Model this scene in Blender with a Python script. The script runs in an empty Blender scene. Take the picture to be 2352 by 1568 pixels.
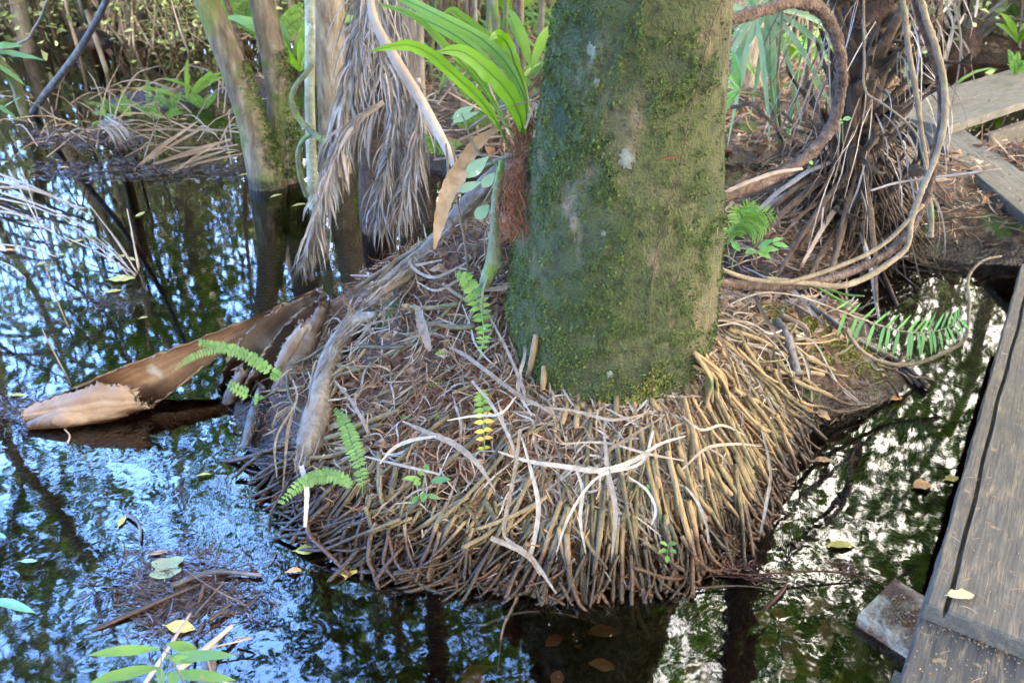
import bpy, math, random
import numpy as np
from mathutils import Vector, noise as mnoise

R = math.radians
random.seed(7); rng = np.random.default_rng(7)
SC = bpy.context.scene
COL = SC.collection

# ------------------------------------------------------------------ camera, sky, sun, exposure
H = 1.7; PITCH = 30.0; F = 1895.0            # eye height above the water, downward pitch, focal length in pixels of a 2352 px wide view
cam_d = bpy.data.cameras.new('camera'); cam = bpy.data.objects.new('camera', cam_d); COL.objects.link(cam)
cam.location = (0, 0, H); cam.rotation_euler = (R(90 - PITCH), 0, 0)
cam_d.sensor_width = 36; cam_d.sensor_fit = 'HORIZONTAL'; cam_d.lens = F / 2352 * 36
cam_d.clip_start = 0.05; cam_d.clip_end = 2000
cam_d.dof.use_dof = True; cam_d.dof.focus_distance = 2.45; cam_d.dof.aperture_fstop = 5.0
SC.camera = cam

SUN_EL, SUN_AZ = 58.0, 196.0                  # azimuth clockwise from +Y
W = bpy.data.worlds.new('World'); SC.world = W; W.use_nodes = True
wt = W.node_tree; wt.nodes.clear()
def wn(t, **k):
    n = wt.nodes.new(t)
    for a, b in k.items(): setattr(n, a, b)
    return n
sky = wn('ShaderNodeTexSky', sky_type='NISHITA', sun_disc=False, sun_elevation=R(SUN_EL), sun_rotation=R(SUN_AZ))
sky.air_density = 1.0; sky.dust_density = 0.6; sky.ozone_density = 1.6
tc = wn('ShaderNodeTexCoord')
mp = wn('ShaderNodeMapping'); mp.inputs['Scale'].default_value = (1, 1, 1.6); mp.inputs['Location'].default_value = (.35, .1, .2)
nz = wn('ShaderNodeTexNoise'); nz.inputs['Scale'].default_value = 2.4; nz.inputs['Detail'].default_value = 7; nz.inputs['Roughness'].default_value = .58
ma = wn('ShaderNodeMath', operation='MULTIPLY_ADD'); ma.inputs[1].default_value = 1
rp = wn('ShaderNodeValToRGB'); rp.color_ramp.elements[0].position = .42; rp.color_ramp.elements[1].position = .62; rp.color_ramp.elements[0].color = (.0, .0, .0, 1)
vl = wn('ShaderNodeMix', data_type='RGBA'); vl.inputs['Factor'].default_value = .30; vl.inputs['B'].default_value = (5.2, 11, 27, 1)     # thin high veil
mx = wn('ShaderNodeMix', data_type='RGBA'); mx.inputs['B'].default_value = (16.5, 15, 13.2, 1)
bg = wn('ShaderNodeBackground'); bg.inputs['Strength'].default_value = 0.15
out = wn('ShaderNodeOutputWorld'); L = wt.links.new
L(tc.outputs['Generated'], mp.inputs['Vector']); L(mp.outputs['Vector'], nz.inputs['Vector'])
dt = wn('ShaderNodeVectorMath', operation='DOT_PRODUCT'); dt.inputs[1].default_value = (.75, .25, -.35)   # a cloud bank to the north and east
L(tc.outputs['Generated'], dt.inputs[0]); L(dt.outputs['Value'], ma.inputs[0]); L(nz.outputs['Fac'], ma.inputs[2])
L(ma.outputs[0], rp.inputs[0]); L(rp.outputs['Color'], mx.inputs['Factor']); d2 = wn('ShaderNodeVectorMath', operation='DOT_PRODUCT'); d2.inputs[1].default_value = (-.75, .66, 0); r2 = wn('ShaderNodeMapRange'); r2.inputs['From Min'].default_value = .2; r2.inputs['From Max'].default_value = .8; r2.inputs['To Max'].default_value = .75
L(tc.outputs['Generated'], d2.inputs[0]); L(d2.outputs['Value'], r2.inputs['Value']); L(r2.outputs[0], vl.inputs['Factor'])
L(sky.outputs[0], vl.inputs['A']); L(vl.outputs['Result'], mx.inputs['A'])
L(mx.outputs['Result'], bg.inputs['Color']); L(bg.outputs[0], out.inputs['Surface'])

sd = bpy.data.lights.new('sun', 'SUN'); sd.energy = 3.2; sd.angle = R(7); sd.color = (1, .90, .74)
so = bpy.data.objects.new('sun', sd); COL.objects.link(so)
sv = Vector((math.sin(R(SUN_AZ)) * math.cos(R(SUN_EL)), math.cos(R(SUN_AZ)) * math.cos(R(SUN_EL)), math.sin(R(SUN_EL))))
so.rotation_euler = sv.to_track_quat('Z', 'Y').to_euler(); so.location = sv * 30

SC.view_settings.view_transform = 'Standard'; SC.view_settings.look = 'None'
SC.view_settings.exposure = 3.52; SC.view_settings.gamma = 1.0
SC.render.engine = 'CYCLES'
cy = SC.cycles; cy.use_denoising = True; cy.max_bounces = 6; cy.diffuse_bounces = 3; cy.glossy_bounces = 3
cy.transmission_bounces = 4; cy.transparent_max_bounces = 8; cy.volume_bounces = 0; cy.sample_clamp_indirect = 6
cy.caustics_reflective = False; cy.caustics_refractive = False

# ------------------------------------------------------------------ pixel rays (2352 x 1568 view) -> points in the place
CP, SP = math.cos(R(PITCH)), math.sin(R(PITCH))
def ray(x, y):
    a, b = x - 1176.0, 784.0 - y
    return np.array([a, F * CP + b * SP, -F * SP + b * CP])
CAM = np.array([0, 0, H])
def P(x, y, z=0.0):
    d = ray(x, y); return CAM + d * ((z - H) / d[2])
def Q(x, y, Y):
    d = ray(x, y); return CAM + d * (Y / d[1])
def px(n, p):                                  # length of n pixels at point p
    return n / F * (p[1] * CP + (H - p[2]) * SP)

# ------------------------------------------------------------------ ground heights
TC = np.array([0.335, 2.27])                   # foot of the big palm
_b = [P(*q)[:2] for q in [(2110, 893), (1980, 945), (1866, 980), (1822, 1072), (1722, 1196), (1645, 1276), (1548, 1318), (1400, 1342), (1250, 1340), (1100, 1326),
      (950, 1322), (850, 1288), (752, 1250), (690, 1200), (640, 1110), (560, 1030), (520, 975)]]
_b += [np.array(q) for q in [(-1.05, 2.75), (-.98, 3.15), (-.62, 3.38), (-.1, 3.5), (.4, 3.52), (.9, 3.4), (1.15, 3.15)]] + [P(1960, 690)[:2], P(2010, 800)[:2]]
_ang = np.linspace(-math.pi, math.pi, 721); _rad = np.zeros(721)
for k, a in enumerate(_ang):
    d = np.array([math.cos(a), math.sin(a)]); best = .5
    for i in range(len(_b)):
        p, q = _b[i] - TC, _b[(i + 1) % len(_b)] - TC
        e = q - p; den = d[0] * e[1] - d[1] * e[0]
        if abs(den) < 1e-9: continue
        t = (p[0] * e[1] - p[1] * e[0]) / den; u = (p[0] * d[1] - p[1] * d[0]) / den
        if t > 0 and -1e-6 <= u <= 1 + 1e-6: best = max(best, t)
    _rad[k] = best
_rad = np.convolve(np.r_[_rad[-9:], _rad, _rad[:9]], np.ones(13) / 13, 'same')[9:-9]
R0 = .24
def mound_s(x, y):
    dx, dy = np.asarray(x) - TC[0], np.asarray(y) - TC[1]
    r = np.hypot(dx, dy); a = np.arctan2(dy, dx)
    return (r - R0) / (np.interp(a, _ang, _rad) - R0), a
def sn(x, y, f, s=0):                          # cheap smooth pseudo noise, -1..1
    return (np.sin(x * f * 1.3 + 1.7 + s) * np.cos(y * f * 1.1 + .6 * s) + np.sin((x * .8 + y * 1.2) * f * 2.1 + 2.3 * s) * .5 + np.cos((x * 1.7 - y * .9) * f * 3.7 + s) * .3) / 1.8
BLOBS = [  # cx, cy, rx, ry, height, rotation
    (2.3, 4.5, 1.15, .84, .22, 0), (1.75, 4.25, .65, .55, .20, 0), (3.1, 4.6, 1.0, 1.05, .2, 0), (2.75, 3.8, .35, .3, .1, 0),   # bank beside the boardwalk
    (.9, 7.6, 2.3, 2.6, .30, 0), (2.3, 6.6, 1.3, 1.6, .28, 0), (-.3, 6.2, 1.0, 1.3, .2, 0),                                    # wooded land behind the palm
    (-2.9, 6.95, .75, .34, .06, .1), (-2.2, 7.3, .5, .4, .09, 0),                                                              # fern hummock
    (-4.6, 9.9, .6, .5, .15, 0), (4.9, 8.9, .7, .6, .18, 0), (3.9, 5.2, .5, .7, .12, 0),
    (1.25, 3.95, .62, .62, .2, 0), (2.45, 4.05, .75, .42, .17, 0)]
def gz(x, y):
    x = np.asarray(x, float); y = np.asarray(y, float)
    s, a = mound_s(x, y)
    s = s * (1 + .05 * sn(x, y, 7, 1))
    H0 = .40 - .065 * np.clip(np.cos(a + math.pi / 2), 0, 1)
    z = np.where(s < 1, H0 * (1 - np.clip(s, 0, 1) ** 1.25) - .004, -.34 * np.clip((s - 1) * 5, 0, 1) - .004)
    z = z + np.where(s < 1.2, .012 * sn(x, y, 16, 2), 0)
    for ux, uy, ua, us in ((-.02, 2.62, .27, .21), (-.34, 2.86, .15, .22), (-.60, 3.02, .05, .2)):    # debris heaped on the left shoulder
        z = z + ua * np.exp(-((x - ux) ** 2 + (y - uy) ** 2) / (2 * us * us)) * (s < 1.1)
    z = np.maximum(z, -.40)
    for cx, cy_, rx, ry, h, ro in BLOBS:
        dx, dy = x - cx, y - cy_
        u = (dx * math.cos(ro) + dy * math.sin(ro)) / rx; v = (-dx * math.sin(ro) + dy * math.cos(ro)) / ry
        q = np.sqrt(u * u + v * v) * (1 + .10 * sn(x, y, 4, cx))
        z = np.maximum(z, np.where(q < 1.8, (h + .12) * (1 - q ** 2 * .9) ** 1 - .1 + .02 * sn(x, y, 9, cy_), -.4))
    far = np.hypot(x, y - 2); z = np.maximum(z, np.clip((far - 15) / 6, -1, 1) * .3 - .12)
    return np.maximum(z, -.42 + .02 * sn(x, y, 3, 5))
_T = np.linspace(.00035, .007, 900)
def G(x, y, off=0.0):                          # where a pixel ray meets the ground (or the water)
    d = ray(x, y); t = _T; p = CAM[None] + d[None] * t[:, None]
    g = np.maximum(gz(p[:, 0], p[:, 1]), 0.0)
    k = np.argmax(p[:, 2] < g)
    if k == 0: return P(x, y, off)
    a, b = p[k - 1, 2] - g[k - 1], g[k] - p[k, 2]
    r = p[k - 1] + (p[k] - p[k - 1]) * (a / (a + b + 1e-9)); r = r + np.array([0, 0, off]) + (-d / np.linalg.norm(d)) * off * .4
    return r
def path(pts):                                 # [(x, y, Y)] -> points ; Y None = on the ground
    return np.array([G(p[0], p[1], p[3] if len(p) > 3 else .01) if p[2] is None else Q(p[0], p[1], p[2]) for p in pts])

# ------------------------------------------------------------------ mesh collecting
def nrm(v):
    return v / (np.linalg.norm(v, axis=-1, keepdims=True) + 1e-12)
def cr(a, n):                                  # Catmull-Rom resampling of K x D points
    a = np.asarray(a, float)
    if len(a) == 2:
        u = np.linspace(0, 1, n)[:, None]; return a[0] * (1 - u) + a[1] * u
    k = len(a); d = np.linalg.norm(np.diff(a[:, :3], axis=0), axis=1) + 1e-6; s = np.diff(a, axis=0) / d[:, None]    # chord-length tangents
    m = np.vstack([s[:1], (s[:-1] * d[1:, None] + s[1:] * d[:-1, None]) / (d[:-1] + d[1:])[:, None], s[-1:]])
    u = np.linspace(0, k - 1 - 1e-9, n); i = u.astype(int); f = (u - i)[:, None]; h = d[i][:, None]
    return (2 * f ** 3 - 3 * f ** 2 + 1) * a[i] + (f ** 3 - 2 * f ** 2 + f) * h * m[i] + (3 * f ** 2 - 2 * f ** 3) * a[i + 1] + (f ** 3 - f ** 2) * h * m[i + 1]
class MB:
    def __init__(s): s.v = []; s.q = []; s.t = []; s.r = []; s.a = []; s.n = 0
    def add(s, v, q=None, t=None, rnd=None, al=None):
        v = np.asarray(v, float).reshape(-1, 3); n = len(v)
        s.v.append(v)
        if q is not None and len(q): s.q.append(np.asarray(q, np.int32).reshape(-1, 4) + s.n)
        if t is not None and len(t): s.t.append(np.asarray(t, np.int32).reshape(-1, 3) + s.n)
        s.r.append(np.broadcast_to(random.random() if rnd is None else rnd, (n,)).astype(np.float32))
        s.a.append(np.broadcast_to(0. if al is None else al, (n,)).astype(np.float32)); s.n += n
    def build(s, name, m, parent=None, smooth=True, origin=None):
        v = np.vstack(s.v)
        q = np.vstack(s.q) if s.q else np.zeros((0, 4), np.int32); t = np.vstack(s.t) if s.t else np.zeros((0, 3), np.int32)
        if parent is not None: o0 = np.array(wloc(parent))
        elif origin is not None: o0 = np.array(origin, float)
        else: o0 = np.array([v[:, 0].mean(), v[:, 1].mean(), v[:, 2].min()])
        me = bpy.data.meshes.new(name)
        me.vertices.add(len(v)); me.vertices.foreach_set('co', (v - o0).astype(np.float32).ravel())
        me.loops.add(q.size + t.size); me.loops.foreach_set('vertex_index', np.r_[q.ravel(), t.ravel()].astype(np.int32))
        me.polygons.add(len(q) + len(t))
        me.polygons.foreach_set('loop_start', np.r_[np.arange(len(q)) * 4, q.size + np.arange(len(t)) * 3].astype(np.int32))
        me.polygons.foreach_set('use_smooth', np.full(len(q) + len(t), smooth))
        a = me.attributes.new('rnd', 'FLOAT', 'POINT'); a.data.foreach_set('value', np.concatenate(s.r))
        a = me.attributes.new('along', 'FLOAT', 'POINT'); a.data.foreach_set('value', np.concatenate(s.a))
        me.update(calc_edges=True); me.materials.append(m)
        o = bpy.data.objects.new(name, me); COL.objects.link(o)
        if parent is not None:
            o.parent = parent
        else: o.location = o0
        return o
def wloc(o):
    l = Vector(o.location)
    while o.parent is not None: o = o.parent; l = l + Vector(o.location)
    return l
def tag(o, label=None, cat=None, group=None, kind=None):
    if label: o['label'] = label
    if cat: o['category'] = cat
    if group: o['group'] = group
    if kind: o['kind'] = kind
    return o
def thing(name, label, cat, loc, group=None):
    o = bpy.data.objects.new(name, None); COL.objects.link(o); o.location = tuple(float(c) for c in loc); o.empty_display_size = .1
    return tag(o, label, cat, group)
def dup(o, loc, rz=0, sc=1.0, label=None):
    c = o.copy(); COL.objects.link(c); c.location = loc; c.rotation_euler = (0, 0, rz); c.scale = (sc,) * 3
    if label: c['label'] = label
    for ch in list(o.children):
        d = ch.copy(); COL.objects.link(d); d.parent = c
    return c

def frames(p):
    T = nrm(np.gradient(p, axis=0)); ref = np.array([.31, .17, .93])
    if abs(T[0] @ ref) > .9: ref = np.array([1., 0, 0])
    U = np.zeros_like(p); u = ref - T[0] * (ref @ T[0])
    for i in range(len(p)):
        u = u - T[i] * (u @ T[i]); u = u / (np.linalg.norm(u) + 1e-12); U[i] = u
    return T, U, np.cross(T, U)
def tube(mb, pts, rad, n=8, seg=None, jit=0.0, rnd=None, knob=0.0, grain=False):
    pts = np.asarray(pts, float); rad = np.broadcast_to(np.asarray(rad, float), (len(pts),)) if np.ndim(rad) == 0 else np.asarray(rad, float)
    if len(rad) != len(pts): rad = np.interp(np.linspace(0, 1, len(pts)), np.linspace(0, 1, len(rad)), rad)
    seg = seg or max(3, len(pts) * 4)
    c = cr(np.c_[pts, rad], seg); p, r = c[:, :3], np.maximum(c[:, 3], 1e-4)
    T, U, V = frames(p)
    a = np.linspace(0, 2 * math.pi, n, endpoint=False)
    rr = r[:, None] * np.ones((1, n))
    if jit:
        ph = random.random() * 9
        i = np.arange(seg)[:, None]; rr = rr * (1 + jit * (np.sin(a[None] * 2 + i * .7 + ph) * .5 + np.sin(a[None] * 3 - i * .43 + ph * 2) * .4 + rng.normal(0, .35, (seg, n))))
    if knob: rr = rr * (1 + knob * np.maximum(0, np.sin(np.arange(seg) * 1.9 + random.random() * 6))[:, None] ** 4)
    v = p[:, None] + rr[..., None] * (np.cos(a)[None, :, None] * U[:, None] + np.sin(a)[None, :, None] * V[:, None])
    i, j = np.meshgrid(np.arange(seg - 1), np.arange(n), indexing='ij'); k = (j + 1) % n
    q = np.stack([i * n + j, i * n + k, (i + 1) * n + k, (i + 1) * n + j], -1).reshape(-1, 4)
    vv = np.vstack([v.reshape(-1, 3), p[:1] - T[:1] * r[0] * .25, p[-1:] + T[-1:] * r[-1] * .35])
    b = seg * n; jj = np.arange(n); kk = (jj + 1) % n
    t = np.vstack([np.stack([kk, jj, np.full(n, b)], -1), np.stack([(seg - 1) * n + jj, (seg - 1) * n + kk, np.full(n, b + 1)], -1)])
    al = np.r_[np.repeat(np.linspace(0, 1, seg), n), 0, 1]
    if grain: rnd = np.r_[np.tile(rng.random(n), seg) * .8 + rng.random(seg * n) * .2, .5, .5]
    mb.add(vv, q, t, rnd, al)
def ribbon(mb, pts, w, up=None, fold=.25, seg=None, rnd=None, twist=0.0, tw0=0.0, curl=0.0, wav=0.0):
    pts = np.asarray(pts, float); w = np.atleast_1d(np.asarray(w, float))
    seg = seg or max(4, len(pts) * 4)
    wi = np.interp(np.linspace(0, 1, seg), np.linspace(0, 1, len(w)), w) if len(w) > 1 else np.full(seg, w[0])
    p = cr(pts, seg); T = nrm(np.gradient(p, axis=0))
    u = nrm(CAM - p) if up is None else np.broadcast_to(np.asarray(up, float), p.shape)
    S = nrm(np.cross(T, u)); N = np.cross(S, T)
    if twist or tw0:
        an = tw0 + np.linspace(0, twist, seg); c, s = np.cos(an)[:, None], np.sin(an)[:, None]; S, N = S * c + N * s, N * c - S * s
    if wav: wi = wi * (1 + wav * np.sin(np.arange(seg) * 2.1 + random.random() * 6))
    f = fold * (1 + .5 * np.sin(np.arange(seg) * 1.3 + random.random() * 6))[:, None]
    a = p - S * wi[:, None] * .5 + N * wi[:, None] * .5 * f; b = p; c = p + S * wi[:, None] * .5 + N * wi[:, None] * .5 * f
    v = np.stack([a, b, c], 1).reshape(-1, 3)
    i = np.arange(seg - 1)[:, None] * 3
    q = np.concatenate([i + np.array([0, 1, 4, 3]), i + np.array([1, 2, 5, 4])], 0)
    mb.add(v, q, None, rnd, np.repeat(np.linspace(0, 1, seg), 3))
LEAFP = np.array([.12, .75, 1.0, .9, .6, .05])
def leaf(mb, base, d, L, Wd, up=None, droop=0.3, fold=.3, rnd=None, seg=8, prof=LEAFP, side=0.0):
    base = np.asarray(base, float); d = nrm(np.asarray(d, float)); up = nrm(CAM - base) if up is None else np.asarray(up, float)
    s = nrm(np.cross(d, up))
    u = np.linspace(0, 1, 5)[:, None]
    pts = base + d * L * u + np.array([0, 0, -1]) * droop * L * u ** 2 + s * side * L * u ** 2
    ribbon(mb, pts, np.asarray(prof) * Wd, up=up, fold=fold, seg=seg, rnd=rnd)
def cloud(mb, c, size, asp=2.2, n_dir=None, jit=.35, fold=.25, al=None):
    """many small folded leaves: centres N x 3"""
    c = np.asarray(c, float); n = len(c)
    d = nrm(rng.normal(size=(n, 3)) * np.array([1, 1, .6]) if n_dir is None else n_dir); r = nrm(rng.normal(size=(n, 3)) + np.array([0, 0, .8]))
    s = nrm(np.cross(d, r)); m = np.cross(s, d)
    L = np.asarray(size) * (1 + jit * rng.normal(size=n)).clip(.4, 2); L = L[:, None]; w = L / asp
    v = np.stack([c - d * L * .5, c - d * L * .05 + s * w * .5 + m * w * fold, c + d * L * .5, c - d * L * .05 - s * w * .5 + m * w * fold], 1)
    i = np.arange(n)[:, None] * 4
    t = np.concatenate([i + np.array([0, 1, 2]), i + np.array([0, 2, 3])], 0)
    mb.add(v.reshape(-1, 3), None, t, np.repeat(rng.random(n), 4), al)
def strips(mb, c, d, L, w, bend=.25, nrmv=None, rnd=None):
    """many thin bent strips: N x 3 centres, N x 3 directions, lengths and widths"""
    n = len(c); d = nrm(d); r = np.broadcast_to(np.array([0, -.4, .9]), (n, 3)) if nrmv is None else nrmv
    r = nrm(r + rng.normal(0, .35, (n, 3))); s = nrm(np.cross(d, r)); m = np.cross(s, d)
    b = rng.normal(0, bend, (n, 1)); b2 = rng.normal(0, bend, (n, 1)); L = np.asarray(L)[:, None]; w = np.asarray(w)[:, None]
    rows = []
    for k, (u, ww) in enumerate(((-.5, .6), (-.2, 1), (.15, 1), (.5, .3))):
        p = c + d * L * u + s * L * b * (u * u * 2 - .2) + m * L * b2 * (u * u * 1.4 - .1)
        rows += [p - s * w * ww * .5, p + s * w * ww * .5]
    v = np.stack(rows, 1); i = np.arange(n)[:, None] * 8
    q = np.concatenate([i + np.array([2 * k, 2 * k + 1, 2 * k + 3, 2 * k + 2]) for k in range(3)], 0)
    mb.add(v.reshape(-1, 3), q, None, np.repeat(rng.random(n) if rnd is None else rnd, 8), np.tile(np.repeat([0, .33, .66, 1], 2), n))

# ------------------------------------------------------------------ materials
def mat(name, cols, rough=.8, nscale=8., nmix=.5, bump=.3, bscale=40., transl=0., stretch=(1, 1, 1), spec=.3, wet=None, detail=4, moss=None, patch=None, wave=None, ndist=0., stops=None, coat=0., wetcol=None):
    """ramp over (random per piece + noise); moss=(colours, scale, threshold, zfade) ; patch=(colour, scale, threshold)"""
    m = bpy.data.materials.new(name); m.use_nodes = True; nt = m.node_tree; nt.nodes.clear()
    def N(t, **k):
        n = nt.nodes.new(t)
        for a, b in k.items(): setattr(n, a, b)
        return n
    L = nt.links.new
    o = N('ShaderNodeOutputMaterial'); b = N('ShaderNodeBsdfPrincipled')
    tc = N('ShaderNodeTexCoord'); mp = N('ShaderNodeMapping'); mp.inputs['Scale'].default_value = stretch; L(tc.outputs['Object'], mp.inputs['Vector'])
    nz = N('ShaderNodeTexNoise'); nz.inputs['Scale'].default_value = nscale; nz.inputs['Detail'].default_value = detail; nz.inputs['Distortion'].default_value = ndist; L(mp.outputs[0], nz.inputs['Vector'])
    at = N('ShaderNodeAttribute', attribute_name='rnd')
    st = N('ShaderNodeMapRange'); st.inputs['From Min'].default_value = .28; st.inputs['From Max'].default_value = .72; L(nz.outputs['Fac'], st.inputs['Value'])
    mxf = N('ShaderNodeMix', data_type='FLOAT'); mxf.inputs['Factor'].default_value = nmix; L(at.outputs['Fac'], mxf.inputs['A']); L(st.outputs[0], mxf.inputs['B'])
    rp = N('ShaderNodeValToRGB'); e = rp.color_ramp.elements
    while len(e) < len(cols): e.new(.5)
    for i, c in enumerate(cols):
        e[i].position = stops[i] if stops else i / max(1, len(cols) - 1); e[i].color = (*c, 1)
    L(mxf.outputs['Result'], rp.inputs['Fac']); col = rp.outputs['Color']
    def over(fac, c2):
        nonlocal col
        x = N('ShaderNodeMix', data_type='RGBA'); L(fac, x.inputs['Factor']); L(col, x.inputs['A'])
        if isinstance(c2, tuple): x.inputs['B'].default_value = (*c2, 1)
        else: L(c2, x.inputs['B'])
        col = x.outputs['Result']
    def nramp(sc, lo, hi, detail=5, vec=None, dist=0.):
        n = N('ShaderNodeTexNoise'); n.inputs['Scale'].default_value = sc; n.inputs['Detail'].default_value = detail; n.inputs['Distortion'].default_value = dist; L(vec or tc.outputs['Object'], n.inputs['Vector'])
        r = N('ShaderNodeMapRange'); r.inputs['From Min'].default_value = lo; r.inputs['From Max'].default_value = hi; L(n.outputs['Fac'], r.inputs['Value']); return r.outputs[0]
    hgt = [(nz.outputs['Fac'], .3)]
    if moss:
        for mcol, sc, lo, hi in moss: over(nramp(sc, lo, hi, 6), mcol)
    if patch:
        for pc, sc, lo, hi in patch: over(nramp(sc, lo, hi, 3, dist=.4), pc)
    L(col, b.inputs['Base Color'])
    b.inputs['Roughness'].default_value = rough; b.inputs['Specular IOR Level'].default_value = spec; b.inputs['Coat Weight'].default_value = coat
    if wet is not None:                        # wet, stained band just above the water
        g = N('ShaderNodeNewGeometry'); s = N('ShaderNodeSeparateXYZ'); L(g.outputs['Position'], s.inputs[0])
        nw = N('ShaderNodeTexNoise'); nw.inputs['Scale'].default_value = 14
        L(g.outputs['Position'], nw.inputs['Vector'])
        ad = N('ShaderNodeMath', operation='MULTIPLY_ADD'); L(nw.outputs['Fac'], ad.inputs[0]); ad.inputs[1].default_value = -.08; L(s.outputs['Z'], ad.inputs[2])
        r = N('ShaderNodeMapRange'); r.inputs['From Min'].default_value = wet - .05; r.inputs['From Max'].default_value = wet - .02; r.inputs['To Min'].default_value = 1; r.inputs['To Max'].default_value = 0
        L(ad.outputs[0], r.inputs['Value'])
        x = N('ShaderNodeMix', data_type='RGBA', blend_type='MULTIPLY'); L(r.outputs[0], x.inputs['Factor']); L(col, x.inputs['A']); x.inputs['B'].default_value = (*(wetcol or (.28, .22, .18)), 1); L(x.outputs['Result'], b.inputs['Base Color'])
        rr = N('ShaderNodeMapRange'); rr.inputs['To Min'].default_value = rough; rr.inputs['To Max'].default_value = .3; L(r.outputs[0], rr.inputs['Value']); L(rr.outputs[0], b.inputs['Roughness'])
    if bump:
        n2 = N('ShaderNodeTexNoise'); n2.inputs['Scale'].default_value = bscale; n2.inputs['Detail'].default_value = 5; L(mp.outputs[0], n2.inputs['Vector'])
        bp = N('ShaderNodeBump'); bp.inputs['Strength'].default_value = bump; bp.inputs['Distance'].default_value = .02; L(n2.outputs['Fac'], bp.inputs['Height']); L(bp.outputs[0], b.inputs['Normal'])
    if transl:
        tr = N('ShaderNodeBsdfTranslucent'); hs = N('ShaderNodeHueSaturation'); hs.inputs['Saturation'].default_value = 1.15; hs.inputs['Value'].default_value = 1.3; hs.inputs['Hue'].default_value = .49
        L(col, hs.inputs['Color']); L(hs.outputs[0], tr.inputs['Color'])
        ms = N('ShaderNodeMixShader'); ms.inputs[0].default_value = transl; L(b.outputs[0], ms.inputs[1]); L(tr.outputs[0], ms.inputs[2]); L(ms.outputs[0], o.inputs['Surface'])
    else: L(b.outputs[0], o.inputs['Surface'])
    m['bsdf'] = b.name
    return m
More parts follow.
